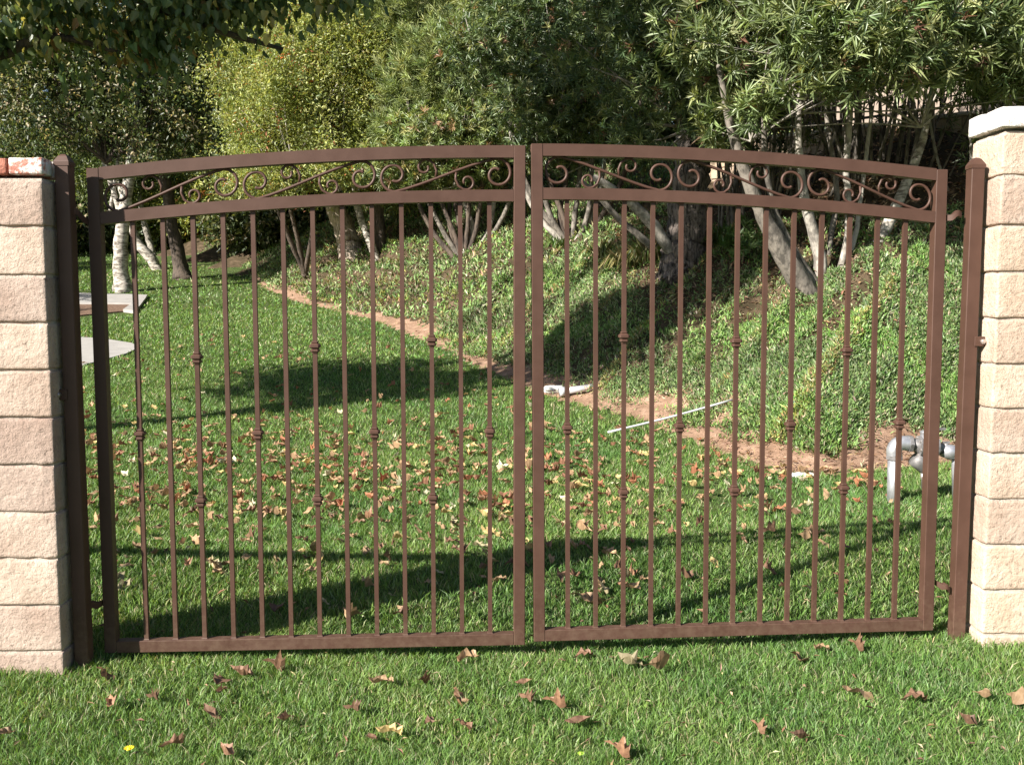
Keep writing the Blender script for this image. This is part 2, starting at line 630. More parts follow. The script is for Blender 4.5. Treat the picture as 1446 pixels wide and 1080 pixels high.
def grass_zone(y0, y1, dens, h, w, segs, clump=1.0, xlim=None):
    A = 0
    xm = lambda y: .58 * y + .5
    n = int(dens * (y1 - y0) * (xm(y0) + xm(y1)))
    y = y0 + (y1 - y0) * rng.random(n)
    x = (rng.random(n) * 2 - 1) * xm(y1)
    keep = np.abs(x) < xm(y)
    x, y = x[keep], y[keep]
    s = sdist(x, y)
    keep = s < .03 + .10 * noise3(x, y, 0, 4, 1) + .05 * rng.normal(size=len(x))
    keep &= ~((x < -1.90) & (x > -2.5) & (y > 3.86) & (y < 4.07))
    keep &= ~((x > 2.14) & (x < 2.56) & (y > 4.16) & (y < 4.5))
    for fn in HOLES: keep &= ~fn(x, y)
    thin = noise3(x, y, 0, .8, 61) + .6 * noise3(x, y, 0, 3.7, 62)
    keep &= rng.random(len(x)) < np.clip(1.25 - .55 * np.clip(thin, 0, 2), .3, 1)
    x, y = x[keep], y[keep]
    n = len(x)
    z = lawn_z(x, y) - .004
    cl = noise3(x, y, 0, 5.5, 7) * .5 + noise3(x, y, 0, 13, 2) * .5
    hh = h * (.45 + .95 * rng.random(n) ** 1.3) * (1 + .38 * cl * clump)
    # blades lie over in patches
    fa = noise3(x, y, 0, 2.3, 11) * 2.5 + rng.normal(size=n) * 2.2
    le = hh * (.2 + .95 * rng.random(n))
    lx, ly = np.cos(fa) * le, np.sin(fa) * le
    ta = rng.random(n) * 6.283
    ww = w * (.6 + .8 * rng.random(n)) * .5
    sx, sy = np.cos(ta) * ww, np.sin(ta) * ww
    C = pick(PAL_GRASS, n, .16)
    pt = noise3(x, y, 0, .7, 21)[:, None] * .5 + noise3(x, y, 0, 3.1, 4)[:, None] * .35 + noise3(x, y, 0, 8.3, 5)[:, None] * .25
    C = np.clip(C * (1 + .24 * pt * np.array([[1.5, .8, .9]])), .004, .6)
    i = np.arange(n)
    if segs == 1:
        V = np.stack([np.stack([x - sx, y - sy, z], 1), np.stack([x + sx, y + sy, z], 1), np.stack([x + lx, y + ly, z + hh], 1)], 1).reshape(-1, 3)
        return V, np.stack([i * 3, i * 3 + 1, i * 3 + 2], 1), np.repeat(C, 3, 0)
    V = np.stack([np.stack([x - sx, y - sy, z], 1), np.stack([x + sx, y + sy, z], 1),
                  np.stack([x + sx * .8 + lx * .35, y + sy * .8 + ly * .35, z + hh * .62], 1), np.stack([x - sx * .8 + lx * .35, y - sy * .8 + ly * .35, z + hh * .62], 1),
                  np.stack([x + lx, y + ly, z + hh], 1)], 1).reshape(-1, 3)
    F = np.concatenate([np.stack([i * 5, i * 5 + 1, i * 5 + 2], 1), np.stack([i * 5, i * 5 + 2, i * 5 + 3], 1), np.stack([i * 5 + 3, i * 5 + 2, i * 5 + 4], 1)])
    return V, F, np.repeat(C, 5, 0)


# concrete walk and planter on the left: world outlines found where the ground rays land
walk_px = [(-260, 530), (60, 519), (122, 516), (178, 501), (197, 492), (186, 486), (140, 479), (60, 474), (-260, 468)]
WALK = [hit(a, b, lawn_z) for a, b in walk_px]
ker_out = [(-200, 413), (60, 416), (208, 420), (192, 443), (100, 452), (-200, 460)]
ker_in = [(-200, 427), (60, 430), (186, 432), (174, 441), (100, 448), (-200, 455)]
KO = [hit(a, b, lawn_z) for a, b in ker_out]
KI = [hit(a, b, lawn_z) for a, b in ker_in]


def in_poly(P):
    P = [(p.x, p.y) for p in P]
    def f(x, y):
        ins = np.zeros(x.shape, bool); j = len(P) - 1
        for i in range(len(P)):
            (xi, yi), (xj, yj) = P[i], P[j]
            if yi != yj: ins ^= ((yi > y) != (yj > y)) & (x < (xj - xi) * (y - yi) / (yj - yi) + xi)
            j = i
        return ins
    return f


HOLES = [in_poly(WALK), in_poly(KO)]


def slab(name, P, mat, up=.02, down=.15, label=None):
    n = len(P)
    top = [(p.x, p.y, float(lawn_z(p.x, p.y)) + up) for p in P]
    bot = [(p[0], p[1], p[2] - down) for p in top]
    m = MB().add(top + bot, [tuple(range(n)), tuple(range(2 * n - 1, n - 1, -1))] + [(i, (i + 1) % n, n + (i + 1) % n, n + i) for i in range(n)])
    o = m.build(name, mat)
    return tag(o, kind='structure')


def dense(P, k=6):
    out = []
    for i in range(len(P)):
        a, b = P[i], P[(i + 1) % len(P)]
        for j in range(k): out.append(a.lerp(b, j / k))
    return out


def strip_slab(name, A, B, mat, up, k=10, down=.15):
    """sheet between two polylines of equal length following the ground"""
    a = [A[i].lerp(A[i + 1], j / k) for i in range(len(A) - 1) for j in range(k)] + [A[-1]]
    b = [B[i].lerp(B[i + 1], j / k) for i in range(len(B) - 1) for j in range(k)] + [B[-1]]
    v, f = [], []
    m = 6
    for p, q in zip(a, b):
        for j in range(m + 1):
            r_ = p.lerp(q, j / m)
            v.append((r_.x, r_.y, float(lawn_z(r_.x, r_.y)) + up))
        for j in (m, 0):
            v.append((v[len(v) - 1 - (0 if j == m else 1) - (0 if j == m else m)][0] if False else (p.lerp(q, j / m)).x, (p.lerp(q, j / m)).y, float(lawn_z(p.lerp(q, j / m).x, p.lerp(q, j / m).y)) + up - down))
    w = m + 3
    for i in range(len(a) - 1):
        for j in range(w):
            f.append((i * w + j, i * w + (j + 1) % w, (i + 1) * w + (j + 1) % w, (i + 1) * w + j))
    f.append(tuple(range(w))); f.append(tuple((len(a) - 1) * w + j for j in range(w)))
    o = MB().add(v, f).build(name, mat)
    return tag(o, kind='structure')


strip_slab('concrete_walk', WALK[0:5], [WALK[8], WALK[7], WALK[6], WALK[5], WALK[4].lerp(WALK[5], .5)], M_CONC, .025)
strip_slab('concrete_kerb', [KO[0], KO[1], KO[2], KO[3]], [KI[0], KI[1], KI[2], KI[3]], M_CONC, .07)
strip_slab('mulch_bed', [KI[0], KI[1], KI[2]], [KI[5], KI[4], KI[3]], M_MULCH, .03)

g = [grass_zone(2.3, 3.3, 30000, .033, .0030, 2), grass_zone(3.3, 4.6, 21000, .035, .0036, 2), grass_zone(4.6, 6.5, 9500, .042, .0052, 2),
     grass_zone(6.5, 9.5, 4600, .045, .0085, 1), grass_zone(9.5, 14, 1900, .048, .013, 1), grass_zone(14, 22, 650, .055, .024, 1), grass_zone(22, 44, 150, .06, .05, 1)]
o = leaf_obj('grass', g, M_GRASS)
tag(o, 'mown green grass of the lawn before and beyond the gate', 'grass', kind='stuff')

# scruffy tufts along the dirt edge and dry stalks
def cover_zone(n, y0, y1, smin, smax, L, W, pal, xr=(-14, 9), tri=False, up=.9):
    x = xr[0] + (xr[1] - xr[0]) * rng.random(n * 3)
    y = y0 + (y1 - y0) * rng.random(n * 3)
    keep = (np.abs(x) < .6 * y + 1)
    x, y = x[keep], y[keep]
    s = sdist(x, y)
    w = dirt_width(x, y)
    bare = noise3(x, y, 0, 2.6, 31)
    bare = np.where((x > 1.9) & (x < 4.4) & (y > 10.6) & (s < 5), bare - .95, bare)     # litter slope below the grey stems
    keep = ~((x > 2) & (y < 18.5) & (s > 4.2 + .4 * noise3(x, y, 0, 1.9, 3)))
    keep &= (s > w + smin + .09 * rng.normal(size=len(x))) & (s < smax) & (rng.random(len(x)) < np.clip(1.25 + .9 * bare, .03, 1))
    x, y, s = x[keep][:n], y[keep][:n], s[keep][:n]
    m = len(x)
    z = ground_z(x, y, s) + rng.random(m) * .05
    P = np.stack([x, y, z], 1)
    D = rand_unit(m) * .9 + np.array([0, -.1, up])
    C = pick(pal, m, .2)
    pt = noise3(x, y, 0, 1.7, 6)[:, None]
    C = np.clip(C * (1 + .25 * pt), .004, .8)
    # patches: brown woody ones and fresh bright ones
    q1 = noise3(x, y, 0, 2.9, 17); q2 = noise3(x, y, 0, 1.2, 23)
    brown = (q1 > .45) & (rng.random(m) < .55); fresh = (q2 > .35) & (rng.random(m) < .6)
    C[brown] = C[brown] * np.array([1.35, .9, .85]); C[fresh] = C[fresh] * np.array([.95, 1.10, .75])
    P[:, 2] += np.clip(q1, -.5, .8) * .05
    return kites(P, D, rand_unit(m), L * (.5 + rng.random(m)), W * (.6 + .8 * rng.random(m)), C, tri=tri)


PAL_COVER = [(5, (.18, .275, .095)), (4, (.13, .20, .07)), (3.2, (.28, .37, .17)), (1.0, (.27, .31, .12)), (1.8, (.40, .35, .25)), (1, (.07, .10, .05))]
PAL_LUSH = [(5, (.15, .25, .075)), (3, (.10, .175, .05)), (2.5, (.27, .34, .20)), (.6, (.36, .33, .22))]
cv = [cover_zone(165000, 7.5, 12, -.1, 7, .05, .014, PAL_COVER, (0, 8)),
      cover_zone(130000, 8.0, 18, -.1, 7, .062, .017, PAL_COVER, (-8, 8)),
      cover_zone(95000, 16, 40, -.1, 9, .105, .034, PAL_COVER, (-22, 6)),
      cover_zone(32000, 7.5, 12, -.1, 3.4, .065, .02, PAL_LUSH, (2.6, 8))]
tag(leaf_obj('ground_cover', cv, M_COVER), 'low grey green ground cover carpeting the hillside', 'ground cover', kind='stuff')

# dry litter and twigs on bare dirt and under the stems
def litter(n, box, smin, smax, pal, L=.07, W=.02):
    x0, x1, y0, y1 = box
    x = x0 + (x1 - x0) * rng.random(n * 3); y = y0 + (y1 - y0) * rng.random(n * 3)
    s = sdist(x, y); k = (s > smin) & (s < smax)
    x, y, s = x[k][:n], y[k][:n], s[k][:n]
    m = len(x)
    P = np.stack([x, y, ground_z(x, y, s) + .01 + rng.random(m) * .02], 1)
    D = rand_unit(m); D[:, 2] *= .35
    return kites(P, D, rand_unit(m) * .5 + np.array([0, 0, 1]), L * (.4 + rng.random(m)), W * (.5 + rng.random(m)), pick(pal, m, .25))


PAL_LITTER = [(3, (.42, .29, .18)), (3, (.30, .18, .11)), (2, (.55, .44, .30)), (2, (.16, .09, .06))]
lt = [litter(3200, (-8, 6, 7.5, 24), .02, 1.2, PAL_LITTER, .07, .012),
      litter(9000, (1.6, 8.0, 10.2, 17), 1.9, 8, PAL_LITTER, .10, .03),
      litter(3500, (.3, 2.5, 13, 18), 3, 7, PAL_LITTER, .13, .03),
      litter(1500, (2, 5, 7.5, 9.6), .0, 1.1, PAL_LITTER, .08, .008)]
tag(leaf_obj('dry_litter', lt, M_DRY), 'dry leaf litter and stalks over the bare dirt and under the stems', 'litter', kind='stuff')


def lawn_bits(n, y0, y1, L, W):
    y = y0 + (y1 - y0) * rng.random(n); x = (rng.random(n) * 2 - 1) * (.58 * y + .3)
    k = sdist(x, y) < 0
    x, y = x[k], y[k]; m = len(x)
    P = np.stack([x, y, lawn_z(x, y) + .012 + .022 * rng.random(m)], 1)
    D = rand_unit(m); D[:, 2] *= .4
    return kites(P, D, rand_unit(m) * .6 + np.array([0, 0, 1]), L * (.3 + rng.random(m)), W * (.4 + rng.random(m)), pick([(3, (.20, .11, .07)), (2, (.34, .22, .13)), (2, (.44, .36, .22))], m, .25), fold=.4)


tag(leaf_obj('lawn_debris', [lawn_bits(420, 2.8, 4.3, .035, .009), lawn_bits(700, 4.3, 9, .05, .016)], M_DRY), 'small dry leaf fragments and straw sunk in the turf', 'debris', kind='stuff')

# ------------------------------------------------------------------ pillars
def rough_box(cx, cy, cz, hx, hy, hz, r=.012, amp=.004, seed=0, step=.035):
    """box with soft uneven arrises; returns mesh centred on its own origin"""
    V, F = [], []
    def face(ax, sg):
        o = [(1, 2), (2, 0), (0, 1)][ax]
        H = (hx, hy, hz)
        nu = max(2, int(2 * H[o[0]] / step)) + 2; nv = max(2, int(2 * H[o[1]] / step)) + 2
        def grid(h, n):
            t = np.linspace(-h + r * 1.4, h - r * 1.4, n - 3)
            return np.concatenate([[-h, -h + r * .5], t, [h - r * .5, h]])
        U = grid(H[o[0]], nu); W = grid(H[o[1]], nv)
        base = len(V)
        for u in U:
            for w in W:
                p = [0, 0, 0]; p[ax] = sg * H[ax]; p[o[0]] = u; p[o[1]] = w
                V.append(p)
        a, b = len(U), len(W)
        for i in range(a - 1):
            for j in range(b - 1):
                q = (base + i * b + j, base + (i + 1) * b + j, base + (i + 1) * b + j + 1, base + i * b + j + 1)
                F.append(q if sg > 0 else q[::-1])
    for ax in range(3):
        face(ax, 1); face(ax, -1)
    V = np.array(V)
    H = np.array([hx, hy, hz])
    q = np.clip(V, -(H - r), H - r)
    d = V - q
    ln = np.linalg.norm(d, axis=1, keepdims=True)
    nrm = np.where(ln > 1e-9, d / np.maximum(ln, 1e-9), 0)
    V = q + nrm * np.minimum(ln, r)
    W = V + np.array([cx, cy, cz])
    k = noise3(W[:, 0] + seed, W[:, 1], W[:, 2], 22, seed) * .6 + noise3(W[:, 0], W[:, 1] + seed, W[:, 2], 55, seed + 1) * .4
    edge = (ln[:, 0] > r * .9)
    V = V + nrm * (amp * k * np.where(edge, 1.3, 1))[:, None]
    return V, F


def rough_obj(name, c, h, mat, parent, r=.012, amp=.004, seed=0, step=.035):
    V, F = rough_box(*c, *h, r, amp, seed, step)
    me = bpy.data.meshes.new(name)
    me.from_pydata(V.tolist(), [], F)
    bm = bmesh.new(); bm.from_mesh(me)
    bmesh.ops.remove_doubles(bm, verts=bm.verts, dist=.0008)
    bmesh.ops.recalc_face_normals(bm, faces=bm.faces)
    bm.to_mesh(me); bm.free()
    me.polygons.foreach_set('use_smooth', np.ones(len(me.polygons), bool))
    o = link(name, me, mat, parent)
    o.location = Vector(c) - (parent.location if parent else Vector())
    return o


def pillar(x0, x1, y0, y1, joints, cap_z, base, label, caps, over, cuts, mat):
    """cuts: two lists of block joints along x, alternating course by course"""
    root = empty('block_pillar', ((x0 + x1) / 2, (y0 + y1) / 2, base))
    tag(root, label, 'pillar', 'slump block pillars at either side of the gate')
    cx, cy = (x0 + x1) / 2, (y0 + y1) / 2
    MB().box(x0 + .011 - cx, x1 - .011 - cx, y0 + .011 - cy, y1 - .011 - cy, -.1, joints[0] - base + .004).build('mortar', M_MORTAR, root)
    for i in range(len(joints) - 1):
        zt, zb = joints[i], joints[i + 1]
        g_ = .0046
        xs_ = [x0] + cuts[i % 2] + [x1]
        for a, b in zip(xs_[:-1], xs_[1:]):
            j = random.uniform(-.003, .003)
            rough_obj('block', ((a + b) / 2 + j, cy + random.uniform(-.003, .003), (zt + zb) / 2), ((b - a) / 2 - (.003 if len(xs_) > 2 else 0), (y1 - y0) / 2, (zt - zb) / 2 - g_), mat, root, .009, .0036, seed=i * 1.7 + a)
    # brick cap, two rows of bricks
    n, mats = caps
    wx = (x1 - x0 + 2 * over) / n
    wy = (y1 - y0 + 2 * over) / 2
    for a in range(n):
        for b in range(2):
            c = (x0 - over + wx * (a + .5), y0 - over + wy * (b + .5), (cap_z + joints[0]) / 2 + .008 + random.uniform(-.002, .002))
            rough_obj('cap_brick', c, (wx / 2 - .003, wy / 2 - .003, (cap_z - joints[0]) / 2 - .010), mats[(n - 1 - a) % len(mats)], root, .009, .003, seed=a + 3 * b, step=.03)
    return root


def zs_at(pys, px, y): return [PX(px, p, y).z for p in pys]


LX1, LY0 = -1.895, 3.862
pillar(LX1 - .58, LX1, LY0, LY0 + .20, zs_at([253, 320, 389, 456, 523, 590, 657, 724, 789, 855, 920, 985], 60, LY0), PX(60, 222, LY0).z, .05,
       'left slump block gate pillar with a red and white brick cap, beside the shaded post', (4, [M_BRICKL, M_BRICK, M_BRICKL, M_BRICK]), .0, ([LX1 - .30], [LX1 - .41]), M_BLOCK)
RX0, RY0 = 2.13, 4.155
pillar(RX0, RX0 + .41, RY0, RY0 + .28, zs_at([186, 248, 318, 384, 450, 515, 578, 641, 706, 770, 834, 896, 960], 1410, RY0), PX(1410, 150, RY0).z, .08,
       'taller right slump block pillar with a whitewashed cap, sunlit on its left side', (3, [M_BRICKW]), .02, ([], []), M_BLOCKR)
# iron fence running on to the left of the left pillar, outside the frame; its rails shade the lawn
sf = empty('side_fence', (LX1 - .59, LY0 + .09, .03))
tag(sf, 'brown iron fence running left from the left pillar, outside the frame', 'fence')
for zz, zt in ((.15, .19), (1.70, 1.84)):
    MB().box(-3.6, 0, 0, .03, zz, zt).build('rail', M_METAL, sf)
pk = MB().box(-.008, .008, .007, .023, -.02, 1.699).mesh('picket'); pk.materials.append(M_METAL)
for k in range(28):
    o = bpy.data.objects.new('picket', pk); COL.objects.link(o); o.parent = sf; o.location = (-.1 - k * .125, .032 - .0, 0)


# ------------------------------------------------------------------ gate posts
def post(x, y, z0, ztop, label, side):
    root = empty('gate_post', (x, y, z0))
    tag(root, label, 'post', 'steel posts carrying the gate leaves')
    h = ztop - z0
    MB().box(-.029, .029, 0, .058, -.15, h - .045).build('shaft', M_METAL, root, bevel=.003)
    # pressed cap with sloping shoulders
    v, f = [], []
    for hw, zz in ((.0315, h - .048), (.0315, h - .032), (.029, h - .027), (.018, h - .008), (.009, h), ):
        v += [(-hw, .029 - hw, zz), (hw, .029 - hw, zz), (hw, .029 + hw, zz), (-hw, .029 + hw, zz)]
    for i in range(4):
        for k in range(4):
            f.append((i * 4 + k, i * 4 + (k + 1) % 4, i * 4 + 4 + (k + 1) % 4, i * 4 + 4 + k))
    f.append((16, 17, 18, 19)); f.append((3, 2, 1, 0))
    MB().add(v, f).build('post_cap', M_METAL, root)
    return root


pl = post(-1.862 + .0, 3.935, .055, PX(88, 217, 3.935).z, 'brown steel gate post standing in the shade of the left pillar', -1)
pl.location.x = PX(89, 300, 3.935).x
pr = post(PX(1372, 480, 4.25).x, 4.25, .075, PX(1373, 222, 4.25).z, 'sunlit brown steel gate post against the right pillar, with a bolted bracket', 1)


def bracket(root, py, sg, w=.05):
    y = root.location.y
    z = PX(0, py, y).z - root.location.z
    b = MB().box(min(sg * .012, sg * .058), max(sg * .012, sg * .058), -.006, .0, z - .022, z + .022).build('bracket', M_METAL, root, bevel=.0015)
    m = MB(); m.tube([(sg * .047, -.0062, z), (sg * .047, -.016, z)], .012, 6); m.tube([(sg * .047, -.0162, z), (sg * .047, -.021, z)], [.009, .006], 8)
    m.build('bolt', M_BOLT, b)


bracket(pr, 482, 1)
bracket(pl, 557, -1)


# ------------------------------------------------------------------ gate leaves
GS, G0, GW, HC, HO, ST = .1275, .1575, 1.866, 2.224, 2.1115, .0508


def arch(a): return HC - (HC - HO) * (a / GW) ** 2


def arch_rail(lf, a0, a1, top, th, y0=0, y1=ST, n=24):
    v, f = [], []
    for i in range(n + 1):
        a = a0 + (a1 - a0) * i / n
        z = top(a)
        v += [(lf * a, y0, z - th), (lf * a, y1, z - th), (lf * a, y1, z), (lf * a, y0, z)]
    for i in range(n):
        for k in range(4):
            f.append((i * 4 + k, i * 4 + (k + 1) % 4, i * 4 + 4 + (k + 1) % 4, i * 4 + 4 + k))
    f.append((0, 1, 2, 3)); f.append((n * 4 + 3, n * 4 + 2, n * 4 + 1, n * 4))
    return MB().add(v, f)


def collar_mesh():
    prof = [(0, .0125), (.004, .0155), (.009, .0135), (.013, .019), (.017, .0235), (.027, .0235), (.031, .0165), (.034, .015), (.038, .0185), (.045, .0185), (.049, .0125), (.054, .0118)]
    v, f = [], []
    for dz, hw in prof:
        z = .027 - dz
        c = hw * .3
        v += [(-hw, -hw + c, z), (-hw + c, -hw, z), (hw - c, -hw, z), (hw, -hw + c, z), (hw, hw - c, z), (hw - c, hw, z), (-hw + c, hw, z), (-hw, hw - c, z)]
    n = len(prof)
    for i in range(n - 1):
        for k in range(8):
            f.append((i * 8 + k, i * 8 + (k + 1) % 8, i * 8 + 8 + (k + 1) % 8, i * 8 + 8 + k))
    f.append(tuple(range(8))); f.append(tuple((n - 1) * 8 + k for k in range(8)))
    me = MB().add(v, f).mesh('collar')
    me.materials.append(M_METAL)
    return me


COLLAR = collar_mesh()


def big_spiral(cx, cz, r0):
    """from the curl's inner end out to the foot, clockwise"""
    P = []
    n = 40
    for i in range(n + 1):
        t = i / n
        ang = math.radians(-90 - (1 - t) * 385)        # ends at the foot (-90 deg)
        r = r0 * (.27 + .73 * (t ** .9))
        P.append((cx + r * math.cos(ang), cz + r * math.sin(ang)))
    return P


def s_scroll_pts(w, h):
    r0 = h * .49
    A = big_spiral(r0 * 1.06, r0, r0)
    B = [(w - x, h - z) for x, z in A][::-1]
    m = [(A[-1][0] + (B[0][0] - A[-1][0]) * t, A[-1][1] + (B[0][1] - A[-1][1]) * (t * t * (3 - 2 * t) * .35 + t * .65)) for t in (.12, .25, .4, .5, .6, .75, .88)]
    return A + m + B


def c_scroll_pts(w, h):
    cx, cz, r0 = .345 * w, h * .735, h * .245
    P = []
    for i in range(26):
        t = i / 25
        ang = math.radians(90 + (1 - t) * 300)
        r = r0 * (.38 + .62 * t)
        P.append((cx + r * math.cos(ang), cz + r * math.sin(ang)))
    dz = lambda x: h * (x - .13 * w) / (.74 * w) + .004
    P += [(cx + .03 * w, cz + r0 * .93), (cx + .065 * w, cz + r0 * .45), (cx + .085 * w, cz - r0 * .4), (cx + .08 * w, dz(cx + .08 * w))]
    return P


def gate_leaf(lf, loc, yaw, sag, label):
    root = empty('gate_leaf', loc, (0, -lf * sag, lf * yaw))
    tag(root, label, 'gate', 'two leaves of the brown arched double gate')
    mid = lambda a: arch(a) - .189
    MB().box(*sorted((0, lf * ST)), 0, ST, 0, HC - .0005).build('stile', M_METAL, root, bevel=.0025)
    MB().box(*sorted((lf * (GW - ST), lf * GW)), 0, ST, 0, HO + .002).build('stile', M_METAL, root, bevel=.0025)
    i0, i1 = ST + .0005, GW - ST - .0005
    arch_rail(lf, i0, i1, arch, .052, .001, ST - .001).build('top_rail', M_METAL, root)
    arch_rail(lf, i0, i1, mid, .050, .001, ST - .001).build('middle_rail', M_METAL, root)
    MB().box(*sorted((lf * i0, lf * i1)), .001, ST - .001, .0, .052).build('bottom_rail', M_METAL, root, bevel=.002)
    for i in range(13):
        a = G0 + i * GS
        hw = .0095
        zt = mid(a) - .049
        m = MB().box(lf * a - hw, lf * a + hw, ST / 2 - hw, ST / 2 + hw, .0525, zt)
        for z_, s_ in ((.0524, 1), (zt, -1)):      # weld fillets at foot and head
            w1 = hw + random.uniform(.003, .005); w2 = hw + .0006
            c_ = lf * a
            v_ = [(c_ + p * w1, ST / 2 + q * w1, z_) for p, q in ((-1, -1), (1, -1), (1, 1), (-1, 1))] + [(c_ + p * w2, ST / 2 + q * w2, z_ + s_ * .005) for p, q in ((-1, -1), (1, -1), (1, 1), (-1, 1))]
            m.add(v_, [(0, 1, 5, 4), (1, 2, 6, 5), (2, 3, 7, 6), (3, 0, 4, 7), (4, 5, 6, 7)])
        b = m.build('baluster', M_METAL, root)
        hs = []
        if i % 4 == 0: hs = [.970]
        if i % 4 == 2: hs = [.672, 1.384 - 1.2 * (HC - arch(a))]
        for z in hs:
            c = bpy.data.objects.new('collar', COLLAR); COL.objects.link(c)
            c.parent = b; c.location = (lf * a, ST / 2, z)
        if i in (0, 12):   # weld beads at the feet
            pass
    # scrollwork between the arched rails
    W = (i1 - i0) / 3
    h = .189 - .052
    for k in range(3):
        u0 = i1 - k * W       # outer end of the unit
        def put(P2, rad, y=ST / 2):
            pts = []
            for u, v in P2:
                a = u0 - u
                pts.append((lf * a, y, mid(a) + v))
            return MB().tube(pts, rad, 8)
        put(s_scroll_pts(W, h), .0066).build('s_scroll', M_METAL, root, smooth=True)
        C1 = c_scroll_pts(W, h)
        put(C1, .0056).build('c_scroll', M_METAL, root, smooth=True)
        put([(W - u, h - v) for u, v in C1], .0056).build('c_scroll', M_METAL, root, smooth=True)
    return root


gl = gate_leaf(-1, (.0591, 4.1513, CAMZ - 1.5531), -.0534, .0001, 'left leaf of the brown arched steel double gate, its outer stile in shade')
gr = gate_leaf(1, (.1002, 4.1656, CAMZ - 1.5427), .0571, .0075, 'right leaf of the brown arched steel double gate, hung from the sunlit post')


def hinge(root, lf, pstart, pend, dip):
    """bent strap from the post to the stile, in the leaf's own space"""
    inv = root.matrix_basis.inverted()
    a = inv @ Vector(pstart); b = inv @ Vector(pend)
    m = a.lerp(b, .5)
    pts = catmull([a, a.lerp(b, .35) + Vector((0, -.012, dip)), a.lerp(b, .7) + Vector((0, -.01, -dip * .2)), b], 5)
    v, f = [], []
    for p in pts:
        for dy, dz in ((-.004, -.013), (.004, -.013), (.004, .013), (-.004, .013)):
            v.append((p.x, p.y + dy * 3, p.z + dz))
    n = len(pts)
    for i in range(n - 1):
        for k in range(4): f.append((i * 4 + k, i * 4 + (k + 1) % 4, i * 4 + 4 + (k + 1) % 4, i * 4 + 4 + k))
    f.append((0, 1, 2, 3)); f.append(tuple((n - 1) * 4 + k for k in range(4)))
    MB().add(v, f).build('hinge', M_METAL, root, smooth=False)


bpy.context.view_layer.update()
hinge(gl, -1, PX(102, 298, 3.97), PX(127, 314, 4.07), .012)
hinge(gl, -1, PX(122, 858, 3.97), PX(146, 850, 4.07), .012)
hinge(gr, 1, PX(1356, 304, 4.28), PX(1336, 308, 4.29), .012)
hinge(gr, 1, PX(1340, 833, 4.28), PX(1322, 823, 4.29), .012)

# ------------------------------------------------------------------ irrigation things
def gp(x, y, dz=0): return Vector((x, y, float(ground_z(np.array(x), np.array(y))) + dz))


gzf = lambda x, y: ground_z(np.array(x), np.array(y))

pA = hit(858, 614, gzf); pB = hit(1034, 568, gzf)
pts = [pA.lerp(pB, t) + Vector((0, 0, .028 - .012 * math.sin(t * 3.1))) for t in np.linspace(0, 1, 9)]
for q in pts: q.z = max(q.z, float(gzf(q.x, q.y)) + .012)
tag(MB().tube(pts, .0125, 8).build('white_pipe', M_PVC, smooth=True), 'long thin white plastic pipe lying from the lawn edge up the dirt', 'pipe')

c = hit(812, 556, gzf)
sp = empty('plastic_pipe_end', c)
tag(sp, 'short white plastic pipe piece half buried where the shaded hillside meets the lawn', 'pipe')
MB().tube([(-.16, -.02, .03), (.05, .0, .06), (.32, .05, .10)], [.045, .045, .04], 10).build('pipe', M_PVC, sp, smooth=True)
MB().tube([(-.20, -.03, .03), (-.13, -.015, .035)], .062, 10).build('coupling', M_PVC, sp, smooth=True)
c = hit(782, 552, gzf)
ro = rough_obj('pale_rock', (c.x, c.y, c.z + .02), (.13, .09, .05), M_WHITEROCK, None, .045, .008, 2, .03)
tag(ro, 'pale rock beside the short white pipe at the foot of the hill', 'rock')
c = hit(1132, 672, gzf)
ro = rough_obj('flat_white_stone', (c.x, c.y, c.z + .005), (.11, .06, .022), M_WHITEROCK, None, .02, .006, 5, .03)
tag(ro, 'flat white stone lying on the lawn edge below the right hillside', 'stone')

# backflow valve, silver riser with cast body
rb = hit(1262, 708, gzf)
Y = rb.y
bf = empty('backflow_valve', rb)
tag(bf, 'silver backflow preventer pipework standing on the dirt left of the right post', 'pipework')
def L3(px, py, dy=0): return PX(px, py, Y + dy) - rb
pr_ = (L3(1274, 660) - L3(1251, 660)).x / 2
r0 = L3(1262, 708); r1 = L3(1263, 645)
MB().tube([r0 + Vector((0, 0, -.1)), r1], pr_ * .78, 18).build('riser', M_GALV, bf, smooth=True)
MB().tube([r1 + Vector((0, 0, -.02)), r1 + Vector((0, 0, -.019)), r1 + Vector((0, 0, .012)), r1 + Vector((0, 0, .013))], [pr_ * .8, pr_ * 1.0, pr_ * 1.0, pr_ * .8], 8).build('union_nut', M_BRASS, bf)
el = catmull([r1 + Vector((0, 0, .01)), L3(1263, 634), L3(1270, 626), L3(1284, 626)], 5)
MB().tube(el, [pr_ * .9] * len(el), 16).build('elbow', M_GALV, bf, smooth=True)
MB().tube([L3(1282, 626), L3(1287, 626)], pr_ * 1.08, 6).build('union_nut', M_BRASS, bf)
MB().tube([L3(1287, 627), L3(1294, 628), L3(1300, 630), L3(1306, 631), L3(1314, 631), L3(1322, 632), L3(1330, 634)], [pr_ * .7, pr_ * .75, pr_ * 1.1, pr_ * 1.2, pr_ * 1.1, pr_ * .75, pr_ * .7], 14).build('valve_body', M_BRASS, bf, smooth=True)
MB().tube([L3(1309, 607), L3(1309, 611), L3(1308, 612), L3(1308, 619), L3(1307, 628)], [pr_ * .5, pr_ * .9, pr_ * .7, pr_ * .75, pr_ * 1.0], 12).build('bonnet', M_GALV, bf, smooth=True)
MB().tube([L3(1291, 646), L3(1298, 652), L3(1306, 664), L3(1308, 668)], [pr_ * .95, pr_ * 1.0, pr_ * .6, pr_ * .25], 12).build('strainer', M_BRASS, bf, smooth=True)
